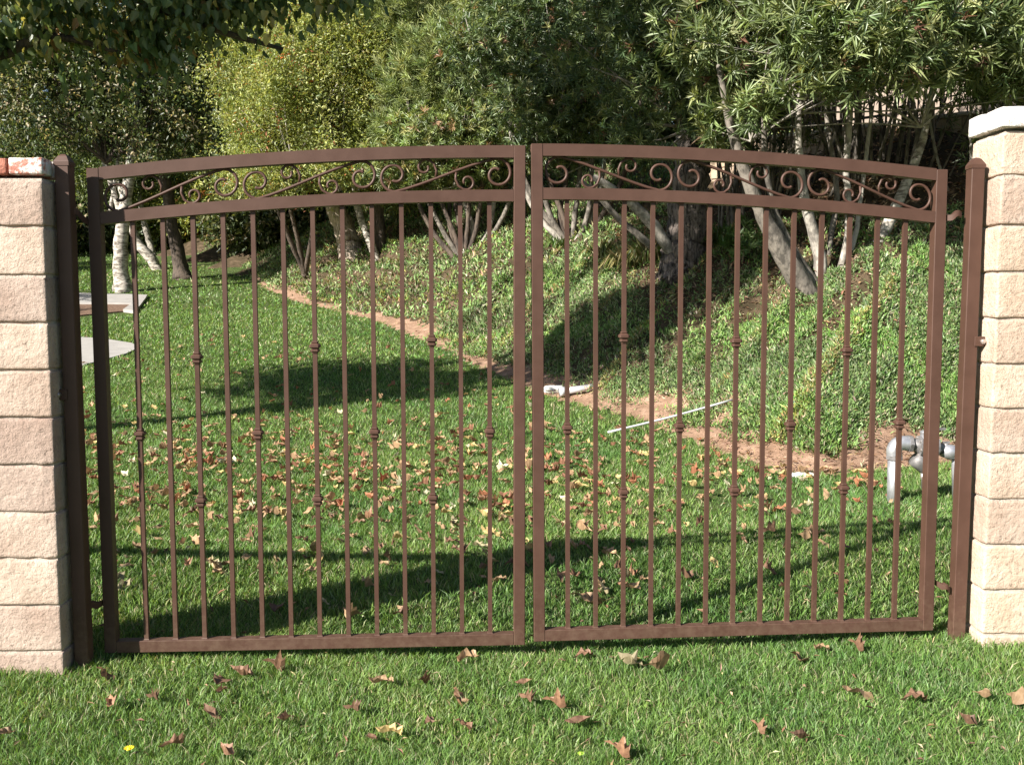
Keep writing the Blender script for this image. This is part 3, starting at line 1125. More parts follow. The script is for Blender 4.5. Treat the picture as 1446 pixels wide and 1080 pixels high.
MB().tube([L3(1303, 668), L3(1303, 676), L3(1303, 677), L3(1303, 690)], [pr_ * .3, pr_ * .3, pr_ * .2, pr_ * .2], 8).build('drain_cock', M_BOLT, bf, smooth=True)
for a_ in (1296, 1319):
    fl = MB().tube([L3(a_, 630), L3(a_ + 3, 630)], pr_ * 1.3, 16).build('flange', M_BRASS, bf, smooth=False)
    mb_ = MB()
    for q in range(6):
        an = q * 1.047 + .3
        c0 = L3(a_ - 1.5, 630) + Vector((0, math.cos(an), math.sin(an))) * pr_ * 1.08
        mb_.tube([c0, c0 + (L3(a_ + 4.5, 630) - L3(a_ - 1.5, 630))], pr_ * .16, 6)
    tag(mb_.build('bolts', M_BOLT, fl), kind='stuff')
MB().tube([L3(1330, 636), L3(1340, 638), L3(1352, 638)], [pr_ * .75, pr_ * .95, pr_ * .8], 14).build('coupling', M_GALV, bf, smooth=True)
MB().tube([L3(1336, 626), L3(1336, 642)], pr_ * .28, 8).build('test_port', M_BOLT, bf, smooth=True)
MB().box(*sorted((L3(1331, 626).x, L3(1341, 626).x)), -.006, .006, L3(0, 626).z, L3(0, 623).z).build('tap_handle', M_BRASS, bf)
MB().tube([L3(1352, 634), L3(1353, 705, .05)], pr_ * .7, 14).build('riser', M_GALV, bf, smooth=True)
MB().box(*sorted((L3(1311, 604).x, L3(1335, 604).x)), -.01, .01, L3(0, 607).z, L3(0, 604).z).build('lever_handle', M_BRASS, bf)

# ------------------------------------------------------------------ fallen leaves
def leaf_mesh(name, seed, curl, lobed=True, cols=None):
    r = random.Random(seed)
    # half outline of a lobed leaf (x across, y along), unit length about 1
    if lobed:
        out = [(0, 0), (.16, .05), (.30, .10), (.27, .24), (.40, .38), (.27, .50), (.25, .66), (.12, .80), (0, 1.0)]
    else:
        out = [(0, 0), (.12, .12), (.22, .35), (.20, .6), (.10, .84), (0, 1.0)]
    out = [(x * r.uniform(.85, 1.15), y) for x, y in out]
    n = len(out)
    V, F = [], []
    ax = r.uniform(-.5, .5)
    def bend(x, y, k=0):
        z = curl * (x * x * 2.8 + .6 * (y - .5) ** 2) + .10 * math.sin(11 * x + 7 * y + seed) + k
        c = math.cos(ax); 
        return (x * (1 - curl * .42) + .06 * math.sin(5 * y + seed), y - .5, z + .10 * math.sin(3 * y + ax * 5))
    spine = [bend(0, y, -.03) for _, y in out]
    V += spine
    for sg in (1, -1):
        o = len(V)
        V += [bend(sg * x, y + r.uniform(-.02, .02)) for x, y in out]
        for i in range(n - 1):
            F.append((i, i + 1, o + i + 1, o + i) if sg > 0 else (i, o + i, o + i + 1, i + 1))
    # stalk
    o = len(V)
    V += [(-.012, -.5, -.03), (.012, -.5, -.03), (r.uniform(-.1, .1), -.82, .03 + r.uniform(0, .08))]
    F.append((o, o + 1, o + 2))
    me = bpy.data.meshes.new(name)
    me.from_pydata([Vector(v) for v in V], [], F)
    bm = bmesh.new(); bm.from_mesh(me)
    bmesh.ops.remove_doubles(bm, verts=bm.verts, dist=.0005)
    bmesh.ops.recalc_face_normals(bm, faces=bm.faces); bm.to_mesh(me); bm.free()
    return me


def mat_fallen(name, cA, cB):
    m, nt, N, L, P = new_mat(name)
    n = noise_node(nt, 5, 5, .6, obj_pos(nt))
    oi = N.new("ShaderNodeObjectInfo")
    r = ramp(nt, n.outputs[0], [(.35, cA), (.65, cB)])
    hs = N.new("ShaderNodeHueSaturation")
    mr = N.new("ShaderNodeMapRange"); L.new(oi.outputs['Random'], mr.inputs[0]); mr.inputs[3].default_value = .6; mr.inputs[4].default_value = 1.25
    L.new(mr.outputs[0], hs.inputs['Value']); L.new(r.outputs[0], hs.inputs['Color'])
    L.new(hs.outputs[0], P.inputs['Base Color']); P.inputs['Roughness'].default_value = .6
    t = N.new("ShaderNodeBsdfTranslucent"); L.new(hs.outputs[0], t.inputs[0])
    ms = N.new("ShaderNodeMixShader"); ms.inputs[0].default_value = .2
    L.new(P.outputs[0], ms.inputs[1]); L.new(t.outputs[0], ms.inputs[2]); L.new(ms.outputs[0], N["Material Output"].inputs[0])
    return m


FM = {'brown': mat_fallen('fallen_brown', (.16, .085, .052), (.30, .17, .105)), 'tan': mat_fallen('fallen_tan', (.30, .185, .10), (.47, .315, .18)),
      'yellow': mat_fallen('fallen_yellow', (.42, .30, .12), (.56, .43, .20)), 'rust': mat_fallen('fallen_rust', (.19, .095, .055), (.34, .19, .11)),
      'pale': mat_fallen('fallen_pale', (.42, .35, .20), (.55, .46, .28))}
LM = {}
for kname, m in FM.items():
    LM[kname] = []
    for sd in range(4):
        me = leaf_mesh('fallen_leaf', sd * 3 + len(kname), [.35, .8, 1.3, .1][sd], sd != 3)
        me.materials.append(m)
        LM[kname].append(me)


def fallen(p, size, kind, var, rz, tilt, label, group):
    o = bpy.data.objects.new('fallen_leaf', LM[kind][var])
    COL.objects.link(o)
    o.location = (p.x, p.y, p.z + .036)
    o.scale = (size * random.uniform(.8, 1.1), size, size * random.uniform(.8, 1.2))
    o.rotation_euler = (tilt * math.sin(rz), tilt * math.cos(rz), rz)
    return tag(o, label, 'leaf', group)


front = [
    (148, 960, 30, 'rust', 1.4, .9, 'upright rust-brown leaf at the foot of the shaded left post'),
    (155, 1002, 32, 'rust', .4, .2, 'rust leaf on the lawn in front of the left pillar and post'),
    (215, 994, 30, 'brown', .9, .2, 'thin brown leaf sliver in the grass right of the rust leaf by the left pillar'),
    (312, 968, 34, 'brown', .1, .5, 'largest dark brown curled leaf of the clump under the left gate leaf'),
    (340, 958, 34, 'brown', 1.7, .5, 'dark brown crumpled leaf at the right of the clump under the left gate leaf'),
    (312, 985, 22, 'rust', 2.7, .3, 'small rust leaf at the bottom of the clump under the left gate leaf'),
    (386, 949, 32, 'rust', 1.5, .4, 'rust leaf lying close under the left bottom rail, right of the brown clump'),
    (300, 1014, 36, 'rust', .8, .3, 'broad rust leaf below the brown clump on the front lawn'),
    (240, 1062, 34, 'brown', 2.1, .5, 'dark curled leaf at the bottom of the lawn right of the yellow flower'),
    (318, 1072, 30, 'brown', .7, .4, 'dark brown leaf cut by the bottom of the photo, right of the yellow flower'),
    (537, 970, 34, 'tan', 1.6, .5, 'orange-tan leaf standing on edge below the centre of the left gate leaf'),
    (596, 971, 24, 'rust', 2.4, .6, 'small rust leaf right of the orange-tan leaf on edge'),
    (648, 991, 38, 'rust', .5, .5, 'jagged rust leaf below the middle of the gate, left of a flat pair'),
    (656, 937, 36, 'tan', 2.3, .7, 'tan and brown leaf standing near the left end of the centre stiles'),
    (547, 1045, 38, 'yellow', 1.5, .5, 'pale yellow leaf standing upright on the lower middle lawn'),
    (525, 1050, 26, 'brown', .3, .3, 'brown leaf touching the pale yellow upright leaf'),
    (655, 1030, 26, 'rust', 1.2, .2, 'small rust leaf lying alone on the lower middle lawn'),
    (741, 995, 30, 'brown', .6, .5, 'brown curled leaf just left of the flat rust leaf at mid lawn'),
    (782, 1003, 34, 'rust', 1.5, .1, 'flat rust leaf on the lawn below the centre stiles'),
    (740, 970, 26, 'brown', 1.7, .2, 'thin brown leaf above the curled one at mid lawn'),
    (822, 932, 28, 'brown', 2.0, .2, 'low brown leaf under the right leaf bottom rail near the centre'),
    (887, 944, 36, 'pale', 1.2, .4, 'pale leaf, left one of the three under the right gate leaf'),
    (925, 952, 40, 'tan', 1.9, .3, 'tan and brown leaf, right one of the three under the right gate leaf'),
    (893, 934, 26, 'yellow', .6, .2, 'small yellowish leaf, top one of the three under the right gate leaf'),
    (1125, 934, 38, 'tan', 2.2, .6, 'bright tan folded leaf standing under the right gate leaf'),
    (1158, 922, 22, 'tan', 1.6, .6, 'small tan leaf right of the bright folded leaf'),
    (1207, 920, 24, 'rust', .9, .4, 'small dark rust leaf under the outer end of the right rail'),
    (1212, 986, 46, 'tan', 1.5, .2, 'long tan and brown leaf lying on the right front lawn'),
    (1288, 994, 34, 'brown', 1.7, .2, 'thin brown leaf right of the long tan leaf'),
    (1428, 1000, 38, 'tan', .2, .9, 'tan leaf standing upright at the right edge of the lawn'),
    (1385, 991, 22, 'tan', 1.0, .2, 'small tan leaf left of the upright leaf at the right edge'),
    (1364, 1028, 26, 'brown', .5, .5, 'small dark leaf on the lower right lawn'),
    (1068, 1037, 26, 'rust', .8, .7, 'small rust leaf curled on the lower lawn below the right leaf'),
    (1128, 1050, 30, 'brown', 1.9, .3, 'flat brown leaf on the lower right of the lawn, below the tan one'),
    (870, 1070, 40, 'rust', 1.3, .4, 'big curled rust leaf at the bottom edge right of centre'),
    (818, 1026, 40, 'brown', 1.6, .1, 'faint brown leaf sunk in the grass at the lower middle'),
    (4, 1042, 30, 'tan', 2.2, .3, 'tan leaf at the left edge of the lawn'),
    (400, 1025, 24, 'brown', 2.2, .4, 'little brown leaf right of the broad rust leaf'),
    (495, 1010, 26, 'brown', 1.2, .4, 'brown leaf between the broad rust leaf and the jagged one'),
    (606, 1028, 20, 'brown', 2.6, .6, 'tiny upright brown leaf left of the lone rust leaf'),
]
for i, (px, py, sz, kind, rz, tilt, lab) in enumerate(front):
    p = hit(px, py + 4, lawn_z)
    fallen(p, sz / FPX * p.y * 1.08, kind, i % 4 if tilt < .45 else i % 3, rz + random.uniform(-.2, .2), tilt * .7, lab, 'fallen leaves on the lawn in front of the gate')
special = [(828, 850, 60, 'tan', 1.9, .15, 'large curled tan leaf behind the first bars of the right gate leaf'), (852, 836, 44, 'pale', 2.9, 1.0, 'pale leaf blade standing up beside the large curled tan leaf'),
           (168, 822, 34, 'pale', .3, 1.0, 'pale yellowish leaf behind the gap next to the shaded left stile')]
for i, (px, py, sz, kind, rz, tilt, lab) in enumerate(special):
    p = hit(px, py + 4, lawn_z)
    fallen(p, sz / FPX * p.y, kind, 0 if i != 2 else 3, rz, tilt, lab, 'fallen leaves on the lawn behind the gate')

# scatter beyond the gate: thick in the sunny patch behind the left leaf
cand = []
while len(cand) < 1500:
    y = 4.6 + (random.random() ** .8) * 13
    x = random.uniform(-.55, .42) * y
    q = (x, y)
    dens = math.exp(-((y - 8.0) / 2.0) ** 2) * (1 if x < .8 else .5) + .07
    dens *= .75 + .4 * float(noise3(np.array(x), np.array(y), 0, 1.4, 14) > -.1)
    if random.random() > dens: continue
    s = float(sdist(np.array(x), np.array(y)))
    if s > .1: continue
    cand.append((y, x))
cand.sort()
KN = ['tan'] * 9 + ['rust'] * 2 + ['brown'] * 4 + ['yellow'] * 2 + ['pale'] * 1
zone_lab = {'tan': 'dry tan leaf among the many on the sunny lawn behind the gate', 'rust': 'rust coloured leaf among the many on the lawn behind the gate', 'brown': 'dark brown leaf among the many on the lawn behind the gate',
            'yellow': 'yellowish leaf among the many on the lawn behind the gate', 'pale': 'pale bleached leaf among the many on the lawn behind the gate'}
rest = []
for i, (y, x) in enumerate(cand):
    kd = random.choice(KN)
    sz = random.uniform(.055, .13)
    p = Vector((x, y, float(lawn_z(x, y))))
    if i < 255:
        fallen(p, sz, kd, random.randrange(4), random.uniform(0, 6.28), random.uniform(0, .6), zone_lab[kd], 'fallen leaves scattered behind the gate: ' + kd)
    else:
        rest.append((p, sz, kd, random.randrange(4)))
Vr, Fr, Cr = [], [], []
kc = {'tan': (.40, .26, .15), 'rust': (.35, .15, .08), 'brown': (.26, .13, .08), 'yellow': (.56, .42, .19), 'pale': (.6, .55, .38)}
for p, sz, kd, v_ in rest:
    me = LM[kd][v_]
    M = Matrix.Translation(p + Vector((0, 0, .04))) @ Matrix.Rotation(random.uniform(0, 6.28), 4, 'Z') @ Matrix.Rotation(random.uniform(0, .5), 4, 'X') @ Matrix.Scale(sz, 4)
    o_ = len(Vr)
    Vr += [M @ v.co for v in me.vertices]
    jj = random.uniform(.7, 1.2)
    Cr += [[c_ * jj for c_ in kc[kd]]] * len(me.vertices)
    Fr += [tuple(k + o_ for k in f.vertices) for f in me.polygons]
me = bpy.data.meshes.new('leaf_scatter'); me.from_pydata(Vr, [], Fr)
a_ = me.color_attributes.new('Col', 'FLOAT_COLOR', 'POINT')
cc = np.ones((len(Vr), 4), np.float32); cc[:, :3] = np.array(Cr); a_.data.foreach_set('color', cc.ravel())
tag(link('leaf_scatter', me, M_DRY), 'fallen leaves strewn further off over the lawn', 'leaves', kind='stuff')

# small yellow flowers in the turf
def flower(px, py, r_, label, mat):
    p = hit(px, py + 6, lawn_z)
    e = empty('lawn_flower', p); tag(e, label, 'flower')
    MB().tube([(0, 0, 0), (.004, 0, .05)], .0015, 5).build('stem', mat_stem, e)
    m = MB()
    for k in range(14):
        a = k * 6.283 / 14
        d = Vector((math.cos(a), math.sin(a), .35)); s_ = Vector((-math.sin(a), math.cos(a), 0))
        c0 = Vector((.004, 0, .05))
        m.add([c0, c0 + d * r_ * .7 + s_ * r_ * .18, c0 + d * r_, c0 + d * r_ * .7 - s_ * r_ * .18], [(0, 1, 2, 3)])
    m.tube([(.004, 0, .049), (.004, 0, .058)], [r_ * .45, r_ * .2], 8)
    m.build('petals', mat, e)


mat_stem = mat_simple('flower_stem', (.08, .16, .03), .6)
flower(181, 1071, .019, 'small bright yellow flower in the grass at the bottom left', M_YELLOW)
flower(818, 1078, .014, 'pale green bud in the grass at the bottom centre', mat_simple('green_bud', (.32, .5, .05), .5))

# ------------------------------------------------------------------ retaining wall and fence on the slope
wallP = [Vector((3.4, 18.1, 0)), Vector((11.5, 10.8, 0))]
wd = (wallP[1] - wallP[0]); WL = wd.length; wdir = wd.normalized(); wang = math.atan2(wdir.y, wdir.x)
WTOP = PX(1200, 176, 15.6).z
wr = empty('retaining_wall', (wallP[0].x, wallP[0].y, WTOP), (0, 0, wang))
tag(wr, 'tan block retaining wall up the slope behind the pale stems', 'wall')
bw, bh = .40, .20
nb = int(WL / bw)
wm = {}
for v_ in range(4):
    V, F = rough_box(v_ * 3.1, 0, 0, bw / 2 - .005, .10, bh / 2 - .005, .014, .006, v_, .12)
    me = bpy.data.meshes.new('block'); me.from_pydata(V.tolist(), [], F)
    me.materials.append(M_WALLBLK); wm[v_] = me
MB().box(0, WL, .03, .19, -1.9, -.01).build('mortar', M_MORTAR, wr)
cnt = 0
for i in range(nb):
    for j in range(6):
        if i * bw > 8.5: continue
        o = bpy.data.objects.new('block', wm[random.randrange(4)]); COL.objects.link(o); o.parent = wr
        o.location = (bw * (i + .5 * (j % 2) + .5), .1 + random.uniform(-.012, .012), -bh * (j + .5)); cnt += 1
MB().box(0, WL, -.03, .23, .0, .06).build('coping', M_MORTAR, wr, bevel=.01)
fr = empty('iron_fence', (wallP[0].x, wallP[0].y, WTOP + .062), (0, 0, wang))
tag(fr, 'dark iron picket fence on top of the retaining wall behind the leaves', 'fence')
f0 = .05
MB().box(f0, WL, .085, .115, .10, .14).build('rail', M_DARKIRON, fr)
MB().box(f0, WL, .085, .115, 1.30, 1.34).build('rail', M_DARKIRON, fr)
pm = MB().box(-.010, .010, .09, .11, .0, 1.5).mesh('picket'); pm.materials.append(M_DARKIRON)
k = f0 + .05
while k < WL - .1:
    o = bpy.data.objects.new('picket', pm); COL.objects.link(o); o.parent = fr; o.location = (k, 0 if False else .0, 0)
    k += .125
qm = MB().box(-.03, .03, .125, .185, -.05, 1.6).mesh('fence_post'); qm.materials.append(M_DARKIRON)
for k in np.arange(f0, WL, 2.2):
    o = bpy.data.objects.new('fence_post', qm); COL.objects.link(o); o.parent = fr; o.location = (float(k), 0, 0)
sw = empty('stucco_house', (wallP[0].x, wallP[0].y, WTOP - .3), (0, 0, wang))
tag(sw, 'beige stucco house wall glimpsed through the iron fence', 'house')
MB().box(1.5, WL + 4, 3.0, 7, -1, 3.2).build('wall', M_STUCCO, sw)
MB().box(1.1, WL + 4.4, 2.6, 7.4, 3.21, 3.4).build('roof', mat_simple('roof_tile', (.30, .16, .11), .9, 0, 10, .2, .6, 20, .02), sw)
# ground terrace behind the wall is the hillside sheet itself


# ------------------------------------------------------------------ trees
def trunk_from_px(pxs, y0, y1, base_on=None, wob=.08, n=10, sub=5, flare=0.0, mat=None, parent=None, name='trunk', sink=.25):
    """pxs: list of (px,py,width px) from base to top; depth runs y0..y1"""
    P = []
    m = len(pxs)
    for i, (px, py, w) in enumerate(pxs):
        t = i / (m - 1)
        y = y0 + (y1 - y0) * t
        p = PX(px, py, y)
        P.append((p, w / 2 / FPX * y))
    b = P[0][0]
    P = [(b + (b - P[1][0]).normalized() * sink, P[0][1] * 1.15)] + P
    pts = catmull([p for p, _ in P], sub)
    rad = []
    for i in range(len(pts)):
        t = i / (len(pts) - 1) * (len(P) - 1)
        k = min(int(t), len(P) - 2); f = t - k
        rr = P[k][1] * (1 - f) + P[k + 1][1] * f
        if flare and k == 0 or flare and k == 1 and f < .5: rr *= 1 + flare
        rad.append(rr)
    pts = [p + Vector((random.uniform(-1, 1), random.uniform(-1, 1), 0)) * r_ * .12 for p, r_ in zip(pts, rad)]
    if parent is not None: pts = [p - parent.location for p in pts]
    o = MB().tube(pts, rad, n, wob=wob).build(name, mat, parent, smooth=True)
    return o, pts, rad


def twigs(blobs, root, start, n, mat, r=.02, name='limbs', seed=0):
    m = MB()
    for k in range(n):
        b = blobs[k % len(blobs)]
        c = Vector(b[0]); rr = b[1]
        tgt = c + Vector((random.uniform(-.8, .8) * rr[0], random.uniform(-.8, .8) * rr[1], random.uniform(-.7, .8) * rr[2]))
        s0 = start[k % len(start)]
        mid_ = s0.lerp(tgt, .5) + Vector((random.uniform(-.3, .3), random.uniform(-.3, .3), random.uniform(-.1, .3))) * (tgt - s0).length * .25
        pts = catmull([s0, mid_, tgt], 5)
        m.tube([p - root.location for p in pts], list(np.linspace(r, r * .25, len(pts))), 5, cap=False)
    return m.build(name, mat, root, smooth=True)


def B(px, py, y, rx, ry, rz):
    """blob: centre at pixel/depth, radii in metres"""
    return (tuple(PX(px, py, y)), (rx, ry, rz))


def BP(px, py, y, rpx, rpz, dep=.8):
    """blob sized by how wide it shows at its own distance"""
    return (tuple(PX(px, py, y)), (rpx / FPX * y, rpx / FPX * y * dep, rpz / FPX * y))


def tree(name, base, label, cat='tree', group=None):
    e = empty(name, base)
    return tag(e, label, cat, group)


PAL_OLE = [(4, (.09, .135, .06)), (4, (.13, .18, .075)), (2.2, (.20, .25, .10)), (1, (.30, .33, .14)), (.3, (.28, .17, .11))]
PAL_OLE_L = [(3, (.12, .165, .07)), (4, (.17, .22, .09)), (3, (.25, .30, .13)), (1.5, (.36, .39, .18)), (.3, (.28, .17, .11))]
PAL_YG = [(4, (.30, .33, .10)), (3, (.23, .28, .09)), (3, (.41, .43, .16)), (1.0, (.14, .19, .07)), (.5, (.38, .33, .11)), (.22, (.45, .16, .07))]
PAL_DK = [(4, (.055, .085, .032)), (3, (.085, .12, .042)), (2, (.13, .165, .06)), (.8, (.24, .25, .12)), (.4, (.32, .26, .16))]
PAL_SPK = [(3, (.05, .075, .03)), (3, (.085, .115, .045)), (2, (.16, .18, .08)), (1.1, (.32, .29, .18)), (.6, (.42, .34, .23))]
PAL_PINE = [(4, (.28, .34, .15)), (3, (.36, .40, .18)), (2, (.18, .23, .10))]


def base_at(px, py):
    return hit(px, py, gzf)


# --- grey multi-stemmed oleander on the right
b = base_at(1140, 412)
t = tree('oleander_tree', b, 'tall oleander with a fan of bare grey stems on the sunny right slope', 'tree')
y = b.y
specs = [[(1140, 415, 34), (1112, 370, 30), (1078, 305, 22), (1052, 245, 17), (1030, 170, 12), (1015, 90, 8)],
         [(1150, 400, 16), (1115, 345, 12), (1092, 290, 9), (1080, 220, 8), (1078, 120, 6)],
         [(1160, 395, 22), (1155, 350, 16), (1140, 300, 15), (1130, 240, 11), (1128, 160, 9), (1140, 70, 6)],
         [(1180, 400, 10), (1195, 345, 9), (1198, 290, 9), (1195, 240, 9), (1200, 170, 8), (1206, 90, 6)],
         [(1186, 398, 8), (1207, 335, 7), (1214, 290, 6), (1222, 230, 6), (1232, 150, 5)],
         [(1205, 385, 16), (1238, 345, 17), (1262, 300, 16), (1288, 240, 13), (1308, 180, 9), (1325, 100, 7)],
         [(1170, 402, 10), (1172, 340, 8), (1182, 280, 8), (1172, 200, 7), (1160, 110, 5)],
         [(1210, 380, 8), (1248, 325, 7), (1276, 262, 7), (1295, 190, 6), (1282, 110, 5)]]
for k, sp_ in enumerate(specs):
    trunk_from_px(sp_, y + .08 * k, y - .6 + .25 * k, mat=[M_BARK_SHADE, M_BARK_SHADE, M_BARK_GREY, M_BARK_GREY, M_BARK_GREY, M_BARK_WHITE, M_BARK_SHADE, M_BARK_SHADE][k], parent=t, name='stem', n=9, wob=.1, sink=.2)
bl = [B(1010, 40, y - .4, .9, .8, .7), B(1130, 20, y - 1.0, .9, .8, .75), B(1230, 50, y - 1.5, .9, .8, .65), B(1330, 40, y - 1.3, .9, .8, .7), B(1440, 30, y - 1.2, 1.0, .9, .8),
      B(1080, -110, y, 1.4, 1.2, 1.0), B(1300, -120, y, 1.6, 1.3, 1.1), B(1180, 70, y + .3, 1.3, .6, .5), B(1400, 90, y - .2, .9, .6, .5), B(1020, 130, y + .2, .5, .5, .45), B(1070, 150, y - .9, .5, .4, .3), B(1150, 125, y - 1.2, .55, .4, .28), B(1010, 185, y + .4, .5, .4, .35), B(1540, 60, y - .6, 1.1, 1, 1)]
P, D = blob_points(bl, 3500, .5, -.35, 1.9, 2, .35)
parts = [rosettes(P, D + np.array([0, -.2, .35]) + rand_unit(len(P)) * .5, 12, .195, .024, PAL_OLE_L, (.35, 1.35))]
leaf_obj('crown', parts, M_OLE, t)
twigs(bl, t, [PX(1060, 200, y), PX(1130, 160, y), PX(1205, 150, y), PX(1300, 180, y), PX(1090, 120, y)], 44, M_BARK_GREY, .014)
# dried seed sprays
P, D = blob_points(bl[:5], 36, .3, -2, 1, 5)
tag(leaf_obj('seed_sprays', [rosettes(P, D * .5 + np.array([0, -.6, .1]) + rand_unit(len(P)) * .5, 9, .17, .011, [(1, (.26, .13, .09)), (1, (.20, .10, .07))], (.1, .6))], M_DRY, t), kind='stuff')

# --- more oleanders behind the grey stems, in front of the wall
for k, (bx, by, lab) in enumerate([(4.0, 14.9, 'oleander with many thin stems just left of the grey stemmed one, before the wall'), (5.6, 14.2, 'oleander with many thin stems behind the grey stemmed one'), (7.0, 12.8, 'oleander with many thin stems nearest the right pillar top')]):
    t = tree('oleander_shrub', (bx, by, float(gzf(bx, by))), lab)
    m = MB()
    for j in range(34):
        a = random.uniform(-1, 1); d_ = random.uniform(-.5, .5)
        q0 = Vector((a * .75, d_, -.25)); q2 = Vector((a * 1.25 + random.uniform(-.5, .5), d_ * 2 - .3, random.uniform(1.9, 3.2)))
        q1 = q0.lerp(q2, .5) + Vector((random.uniform(-.2, .2), random.uniform(-.1, .1), 0))
        c_ = catmull([q0, q1, q2], 5)
        r_ = random.uniform(.012, .035)
        m.tube(c_, list(np.linspace(r_, r_ * .35, len(c_))), 6, cap=False, wob=.1)
    m.build('stems', [M_BARK_SHADE, M_BARK_SHADE, M_BARK_GREY][k], t, smooth=True)
    z0 = t.location.z
    bl = [((bx, by - .3, z0 + 3.0), (1.3, .9, .7)), ((bx - .7, by - 1.0, z0 + 2.75), (.9, .6, .55)), ((bx + .7, by - .9, z0 + 2.8), (.9, .6, .55)), ((bx, by, z0 + 4.1), (1.5, 1.1, .9))]
    P, D = blob_points(bl, 1000, .5, -.3, 1.8, 90 + k)
    P2, D2 = blob_points([((bx, by - .2, z0 + 1.5), (1.3, .7, 1.3))], 190, .8, -.6, 1.5, 95 + k)
    P = np.concatenate([P, P2]); D = np.concatenate([D, D2])
    leaf_obj('crown', [rosettes(P, D + np.array([0, -.2, .35]) + rand_unit(len(P)) * .5, 12, .16, .024, PAL_OLE)], M_OLE, t)

# --- dark furrowed trunk, centre right
b = base_at(962, 384)
t = tree('furrowed_tree', b, 'tree with the thick deeply furrowed dark grey trunk, right of the centre stiles')
y = b.y
trunk_from_px([(961, 384, 60), (966, 345, 54), (972, 290, 52), (978, 230, 46), (980, 150, 40), (975, 40, 34), (970, -80, 26)], y, y + .3, mat=M_BARK_FURROW, parent=t, n=36, sub=8, wob=.20, flare=.0)
trunk_from_px([(944, 350, 16), (922, 318, 17), (898, 293, 14), (872, 272, 12), (838, 250, 9)], y - .1, y - .5, mat=M_BARK_GREY, parent=t, name='limb')
trunk_from_px([(905, 335, 10), (872, 307, 9), (848, 280, 8), (820, 255, 6)], y - .2, y - .4, mat=M_BARK_SHADE, parent=t, name='limb')
bl = [B(960, -60, y + .5, 1.8, 1.3, 1.2), B(880, 40, y - .4, 1.2, 1, .9), B(940, 110, y - .6, .9, .8, .8), B(905, 190, y - .7, .7, .6, .45), B(1000, 170, y - .8, .6, .5, .45), B(1040, 60, y + .9, 1.1, .9, .9)]
P, D = blob_points(bl, 2500, .45, -.4, 1.7, 4)
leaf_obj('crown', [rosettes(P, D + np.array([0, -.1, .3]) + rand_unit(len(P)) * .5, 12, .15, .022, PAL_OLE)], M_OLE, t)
twigs(bl, t, [PX(978, 180, y + .1)], 16, M_BARK_GREY, .03)

# --- oleander thicket, centre
b = base_at(806, 342)
t = tree('oleander_shrub', b, 'dark oleander thicket just right of the centre stiles, many crossing stems')
y = b.y
for k, (x0, x1, x2) in enumerate([(806, 795, 775), (806, 812, 818), (800, 778, 762), (812, 836, 850), (800, 790, 800), (815, 830, 835), (808, 770, 740), (795, 760, 735), (820, 850, 880)]):
    trunk_from_px([(x0, 342, 9), (x1, 305, 8), (x2, 250, 7), (x2 + (x2 - x1) * .6, 180, 5), (x2 + (x2 - x1), 110, 3.5)], y, y + .3 * math.sin(k * 2.1), mat=[M_BARK_DARK, M_BARK_SHADE, M_BARK_SHADE, M_BARK_GREY][k % 4], parent=t, name='stem', n=7)
bl = [B(760, 140, y - .6, 1.0, .9, .9), B(850, 150, y - .5, 1.1, 1, .9), B(700, 60, y - .3, 1.2, 1, 1.1), B(800, 20, y, 1.5, 1.2, 1.2), B(770, 215, y, .9, .7, .45), B(880, 215, y + .2, .8, .7, .4), B(730, -70, y + .3, 1.6, 1.3, 1.2)]
P, D = blob_points(bl, 4200, .45, -.5, 1.8, 6)
leaf_obj('crown', [rosettes(P, D + np.array([0, -.25, .3]) + rand_unit(len(P)) * .5, 12, .155, .024, PAL_OLE)], M_OLE, t)
twigs(bl, t, [PX(790, 250, y), PX(835, 230, y), PX(760, 230, y)], 26, M_BARK_GREY, .018)

# --- oleander left of centre with many dark stems
b = base_at(650, 360)
t = tree('oleander_shrub', b, 'olive green oleander shrub behind the inner bars of the left leaf, dark stems below')
y = b.y
for k, (x0, x1, x2) in enumerate([(650, 640, 618), (655, 650, 640), (648, 625, 600), (660, 672, 680), (665, 690, 700), (645, 636, 634), (658, 660, 664), (668, 700, 724), (640, 610, 585), (652, 668, 650)]):
    trunk_from_px([(x0, 362, 8), (x1, 325, 7), (x2, 270, 6), (x2 + (x2 - x1) * .6, 200, 4.5), (x2 + (x2 - x1), 140, 3)], y, y + .4 * math.sin(k * 1.7), mat=[M_BARK_DARK, M_BARK_DARK, M_BARK_SHADE, M_BARK_DARK, M_BARK_GREY][k % 5], parent=t, name='stem', n=7)
bl = [B(620, 200, y - .3, 1.3, 1.1, .9), B(690, 200, y - .2, 1.2, 1, .9), B(560, 235, y, 1.0, .9, .6), B(640, 255, y, 1.3, .8, .35), B(715, 130, y + .3, .9, .8, .9)]
P, D = blob_points(bl, 2300, .45, -.6, 1.7, 8)
leaf_obj('crown', [rosettes(P, D + np.array([0, -.2, .2]) + rand_unit(len(P)) * .5, 12, .17, .028, [(4, (.15, .20, .075)), (3, (.20, .26, .09)), (2, (.28, .32, .12)), (1, (.36, .35, .15)), (.5, (.34, .22, .13))])], M_OLE, t)
twigs(bl, t, [PX(640, 270, y), PX(680, 270, y), PX(610, 270, y)], 22, M_BARK_GREY, .02)

